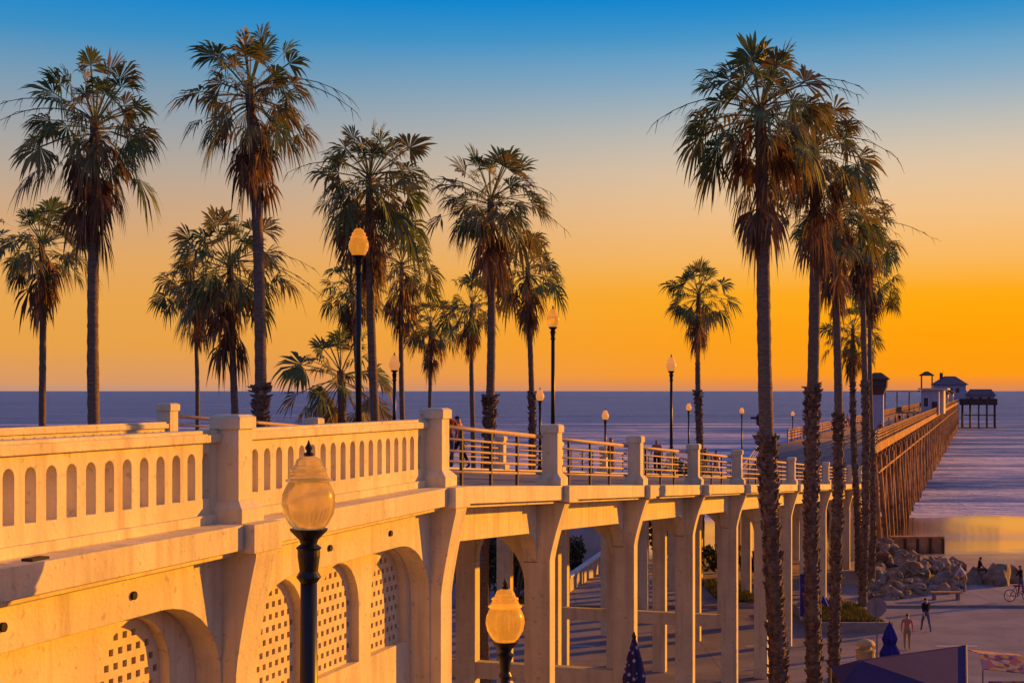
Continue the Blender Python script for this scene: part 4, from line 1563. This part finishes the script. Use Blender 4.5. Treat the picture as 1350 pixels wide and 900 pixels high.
GP = 'people by the riprap heap'
person(PX(1221, 71), 71, 0, R(10), 'walk', outfit(M_BLACK, M_JEANS, sleeve=M_BLACK), 'person in black shirt and blue jeans walking away on the street', GP)
person(PX(1196, 66), 66, 0, R(-20), 'stand', outfit(M_PINK, M_KHAKI, sleeve=M_PINK, shoe=M_BLACK), 'person in pink top and khaki trousers standing beside the closed blue umbrella', GP)
person(PX(1273, 84), 84, 0.12, R(70), 'bend', outfit(M_WCLOTH, M_KHAKI, sleeve=M_WCLOTH), 'person in white shirt leaning by the riprap boulders', GP)
person(PX(1284, 88) + 0.25, 87.8, 0.56, R(-100), 'sit', outfit(M_BLACK, M_TIMBERD, sleeve=M_BLACK), 'person in dark clothes sitting on a rounded boulder', GP)
person(PX(868, 71), 71, 0, R(170), 'stand', outfit(M_BLACK, M_BLACK, sleeve=M_BLACK), 'person in black standing in shade under the bridge', GP)
person(PX(1346, 80.5), 80.5, 0.12 + 0.35, R(90), 'sideways', outfit(M_BLACK, M_JEANS, sleeve=M_BLACK), 'person in dark top astride a bicycle at the right edge', GP)
fits = [outfit(M_REDC, M_JEANS, sleeve=M_REDC), outfit(M_ORC, M_BLACK), outfit(M_WCLOTH, M_JEANS), outfit(M_BLACK, M_KHAKI), outfit(M_PINK, M_BLACK), outfit(M_REDC, M_KHAKI)]
deckp = [(592, 0, 'person in red shirt on deck behind first railing bay'), (606, 1, 'person in orange shirt on deck behind first railing bay'), (806, 5, 'person in red top and khaki trousers on the bridge deck'),
         (866, 4, 'person in pink top on the bridge deck behind third bay'), (930, 3, 'person in black top on the bridge deck near the lone palm'), (943, 0, 'person in red shirt on the bridge deck past the lone palm'),
         (1062, 5, 'person in red top on deck between thick palm trunks'), (1118, 2, 'person in white shirt at low end of bridge')]
for i, (px, f, lab) in enumerate(deckp):
    v = -6.4 - (i % 3) * 0.8
    k = (8.87 - v * 1.053) * 1875
    Y = k / (1292 - px)
    u = (Y - 23.2 + 0.3125 * v) / 0.9499
    x, y, _ = B(u, v, 0)
    z = (zb(u) if v > -4 else zbf(u)) - 0.05 if u < UEND else zr(u) - 0.02
    person(x, y, z, R(20 + 50 * i), 'walk' if i % 2 else 'stand', fits[f], lab, 'people on the bridge deck', 1.0, False)
pierp = [(1172, 150, 2, 'person in white shirt on the pier beside lookout tower'), (1181, 165, 0, 'person in red shirt on the pier right of the tower'), (1190, 182, 2, 'person in white top halfway between tower and shop'),
         (1186, 178, 3, 'person in black top close behind a walker on the pier'), (1197, 200, 1, 'person in orange shirt on the pier'), (1205, 220, 4, 'person in pink top on pier nearing the shop'),
         (1212, 240, 5, 'person in red top in front of the pier shop'), (1160, 132, 0, 'person in red shirt at root of the pier left of tower')]
for i, (px, Y, f, lab) in enumerate(pierp):
    x = PX(px, Y)
    person(x, Y, PIER_Z, R(40 * i), 'walk' if i % 2 else 'stand', fits[f], lab, 'people on the pier', 1.0, False)

# bicycle at the right edge
bx, by, bz = PX(1342, 80.5), 80.3, 0.12
bike = empty('bicycle', (bx, by, bz), 'dark bicycle under a rider at the right edge of promenade', 'bicycle')
for dx in (-0.52, 0.52):
    m = MB(); m.tube([(bx + dx + 0.33 * math.cos(t), by, bz + 0.34 + 0.33 * math.sin(t)) for t in frange(0, 2 * math.pi, 20)], 0.022, 6, False)
    w = m.build('wheel', M_TYRE, bike, True)
    m = MB()
    for k in range(6):
        t = math.pi * k / 6
        m.tube([(bx + dx + 0.32 * math.cos(t), by, bz + 0.34 + 0.32 * math.sin(t)), (bx + dx - 0.32 * math.cos(t), by, bz + 0.34 - 0.32 * math.sin(t))], 0.004, 3)
    m.build('spokes', M_GREY, w)
m = MB()
A_, B_, C_, D_, E_ = (bx - .52, by, bz + .34), (bx - .08, by, bz + .30), (bx - .2, by, bz + .85), (bx + .38, by, bz + .88), (bx + .52, by, bz + .34)
for a, b in ((A_, B_), (A_, C_), (B_, C_), (C_, D_), (B_, D_), (D_, E_)):
    m.tube([a, b], 0.022, 6)
m.build('frame', M_RED, bike)
m = MB(); m.box(bx - .33, bx - .08, by - .07, by + .07, bz + .86, bz + .92); m.build('saddle', M_BLACK, bike)
m = MB(); m.tube([(bx + .36, by, bz + .88), (bx + .34, by, bz + 1.05)], .018, 6); m.tube([(bx + .34, by - .28, bz + 1.06), (bx + .36, by, bz + 1.05), (bx + .34, by + .28, bz + 1.06)], .016, 6)
m.build('handlebar', M_BLACK, bike)

# ------------------------------------------------------------------ street furniture
def closed_umbrella(x, y, z0, h, m_, label, rad=0.20):
    t = empty('closed_umbrella', (x, y, z0), label, 'umbrella', 'closed patio umbrellas')
    mb = MB(); mb.lathe((x, y, z0), [(0.24, 0), (0.24, 0.08), (0.06, 0.14)], 14); mb.build('base', M_IRON, t)
    mb = MB(); mb.lathe((x, y, z0), [(0.025, 0.1), (0.025, h)], 8); mb.build('pole', M_GREY, t, True)
    mb = MB()
    mb.lathe((x, y, z0), [(rad * .75, h * .30), (rad * 1.05, h * .36), (rad, h * .5), (rad * .62, h * .62), (rad * .8, h * .72), (rad * .5, h * .86), (rad * .12, h * .985)], 16, 0.35)
    mb.build('canopy', m_, t)
    mb = MB(); mb.lathe((x, y, z0), [(0.03, h * .985), (0.045, h), (0.012, h * 1.03)], 8); mb.build('finial', M_IRON, t)
    return t


closed_umbrella(PX(836, 25), 25, 5.0, PZ(838, 25) - 5.0, M_DOTS, 'closed navy umbrella with pale dots in front of second bridge column', 0.26)
closed_umbrella(PX(1173, 59), 59, 0.0, PZ(820, 59), M_BLUE, 'closed bright blue umbrella standing behind the dark tent', 0.42)
closed_umbrella(PX(1030, 50), 50, 0.0, PZ(878, 50), M_BLUE, 'closed blue umbrella beside foot of the biggest foreground palm', 0.16)

bn = empty('street_banner', (PX(1061, 66), 66, 0), 'tall navy banner on a pole beside the second thick palm trunk', 'banner')
x = PX(1061, 66)
m = MB(); m.tube([(x + .12, 66, 0), (x + .12, 66, PZ(752, 66))], 0.035, 8); m.build('pole', M_IRON, bn)
m = MB(); m.box(x - .22, x + .08, 65.98, 66.02, PZ(812, 66), PZ(756, 66)); m.build('cloth', M_BLUE, bn)
m = MB(); m.tube([(x - .45, 66, PZ(798, 66)), (x + .3, 66, PZ(798, 66))], 0.02, 6); m.build('arm', M_IRON, bn)
fl = empty('flag', (PX(1086, 67), 67, 0), 'small tilted blue flag with white hem between right palm trunks', 'flag')
x = PX(1085, 67)
m = MB(); m.tube([(x - .1, 67, 0), (x - .1, 67, PZ(793, 67))], 0.025, 6); m.build('pole', M_GREY, fl)
m = MB(); m.add([(x - .1, 66.99, 2.05), (x + .32, 66.99, 1.75), (x + .42, 66.99, 1.95), (x, 66.99, 2.4), (x - .1, 67.01, 2.05), (x + .32, 67.01, 1.75), (x + .42, 67.01, 1.95), (x, 67.01, 2.4)],
                [(0, 1, 2, 3), (7, 6, 5, 4), (0, 4, 5, 1), (1, 5, 6, 2), (2, 6, 7, 3), (3, 7, 4, 0)]); m.build('cloth', M_BLUE, fl)
m = MB(); m.add([(x + .29, 66.98, 1.73), (x + .35, 66.98, 1.70), (x + .06, 66.98, 2.41), (x - .01, 66.98, 2.41), (x + .29, 67.02, 1.73), (x + .35, 67.02, 1.70), (x + .06, 67.02, 2.41), (x - .01, 67.02, 2.41)],
                [(0, 1, 2, 3), (7, 6, 5, 4), (0, 4, 5, 1), (1, 5, 6, 2), (2, 6, 7, 3), (3, 7, 4, 0)]); m.build('hem', M_WHITE, fl)

# stop sign seen from behind
sx_, sy_ = PX(1156, 64), 64.0
sg = empty('road_sign', (sx_, sy_, 0), 'octagonal road sign seen from its bare grey back', 'road sign')
m = MB(); m.box(sx_ - .03, sx_ + .03, sy_ - .03, sy_ + .03, 0, 2.7); m.build('post', M_GREY, sg)
zc = PZ(800, 64)
oc = [(0.43 / math.cos(math.pi / 8) * math.cos(math.pi / 8 + k * math.pi / 4), 0.43 / math.cos(math.pi / 8) * math.sin(math.pi / 8 + k * math.pi / 4)) for k in range(8)]
m = MB(); m.add([(sx_ + a, sy_ + .035, zc + b) for a, b in oc] + [(sx_ + a, sy_ + .05, zc + b) for a, b in oc],
                [tuple(range(8)), tuple(range(15, 7, -1))] + [(k, k + 8, (k + 1) % 8 + 8, (k + 1) % 8) for k in range(8)])
m.build('plate', M_GREY, sg)

# tan litter bin with domed lid
x, y = PX(1141, 60), 60.0
bn = empty('litter_bin', (x, y, 0), 'tan litter bin with domed lid left of the closed bright blue umbrella', 'litter bin')
m = MB(); m.lathe((x, y, 0), [(.32, 0), (.36, .1), (.40, 1.0), (.42, 1.05), (.42, 1.12)], 18); m.build('drum', M_TAN, bn)
m = MB(); m.lathe((x, y, 0), [(.25, 1.12), (.25, 1.27), (.40, 1.27), (.41, 1.33), (.32, 1.47), (.10, 1.55)], 18); m.build('lid', M_TAN, bn)

# dark pole with a bulging fitting on the far side of the bridge
x, y = PX(1004, 96), 96.0
up = empty('utility_pole', (x, y, ground_z(x, y)), 'dark wooden pole with bulging fitting left of the biggest foreground palm', 'pole')
m = MB(); m.tube([(x, y, -0.5), (x, y, PZ(513, 96))], [0.22, 0.15], 10); m.build('shaft', M_TIMBERD, up)
m = MB(); m.lathe((x, y, PZ(562, 96)), [(.18, 0), (.36, .15), (.38, .7), (.2, .9)], 12); m.box(x - .75, x + .5, y - .07, y + .07, PZ(552, 96), PZ(552, 96) + .14); m.build('fitting', M_IRON, up)

# tents at bottom right
def quadslab(mb, pts, t=0.03):
    p = [Vector(q) for q in pts]
    n = (p[1] - p[0]).cross(p[2] - p[0]).normalized() * t
    k = len(p)
    mb.add([tuple(q) for q in p] + [tuple(q - n) for q in p], [tuple(range(k)), tuple(range(2 * k - 1, k - 1, -1))] + [(i, i + k, (i + 1) % k + k, (i + 1) % k) for i in range(k)])


rL, rR = (12.15, 49.5, 2.66), (16.6, 52.0, 2.72)
eL, eR = (11.2, 48.4, 2.02), (15.35, 48.0, 1.70)
bL, bR = (11.6, 51.8, 1.95), (17.4, 54.6, 1.72)
tent = empty('market_tent', (13.8, 50.5, 0), 'dark purple canvas tent roof with right edge coloured pale as if sunlit', 'tent')
m = MB(); quadslab(m, [eL, eR, rR, rL]); quadslab(m, [rL, rR, bR, bL]); quadslab(m, [bL, eL, rL])
m.build('canopy', M_NAVY, tent)
m = MB(); quadslab(m, [eR, bR, rR])
m.build('gable', M_TENT_LIT, tent)  # right end of the canvas, coloured as if sunlit
m = MB(); m.tube([eR, rR], 0.035, 6); m.build('lit_edge', M_TENT_LIT, tent)  # pale tube stands in for the sunlit canvas edge
for p in (eL, eR, bL, bR):
    m = MB(); m.tube([(p[0], p[1], 0), (p[0], p[1], p[2] - 0.03)], 0.03, 6); m.build('leg', M_GREY, tent)
t2 = empty('market_tent', (18.6, 51, 0), 'patterned orange and pink stall canopy right of the dark tent', 'tent')
q = [(16.75, 50.6, 2.12), (20.6, 50.0, 1.85), (20.9, 53.0, 2.0), (17.0, 53.2, 2.35)]
m = MB(); mid = ((q[0][0] + q[3][0]) / 2 + .2, 52.0, 2.42); mid2 = (20.7, 51.6, 2.24)
quadslab(m, [q[0], q[1], mid2, mid]); quadslab(m, [mid, mid2, q[2], q[3]])
m.build('canopy', M_PATT, t2)
m = MB(); m.box(16.75, 20.6, 50.0, 50.03, 1.5, 1.80); m.build('valance', M_PATT, t2)
for p in q:
    m = MB(); m.tube([(p[0], p[1], 0), (p[0], p[1], p[2] - .04)], 0.03, 6); m.build('leg', M_GREY, t2)
# bench by the rocks
x, y = PX(1256, 80), 81.0
bench = empty('bench', (x, y, 0.12), 'low brown timber bench on pavement before the riprap boulders', 'bench')
m = MB(); m.box(x - .95, x + .8, y - .22, y + .22, 0.50, 0.58); m.build('seat', M_TIMBER, bench)
for dx in (-.75, .6):
    m = MB(); m.box(x + dx - .06, x + dx + .06, y - .2, y + .2, 0.12, 0.498); m.build('leg', M_KERB, bench)
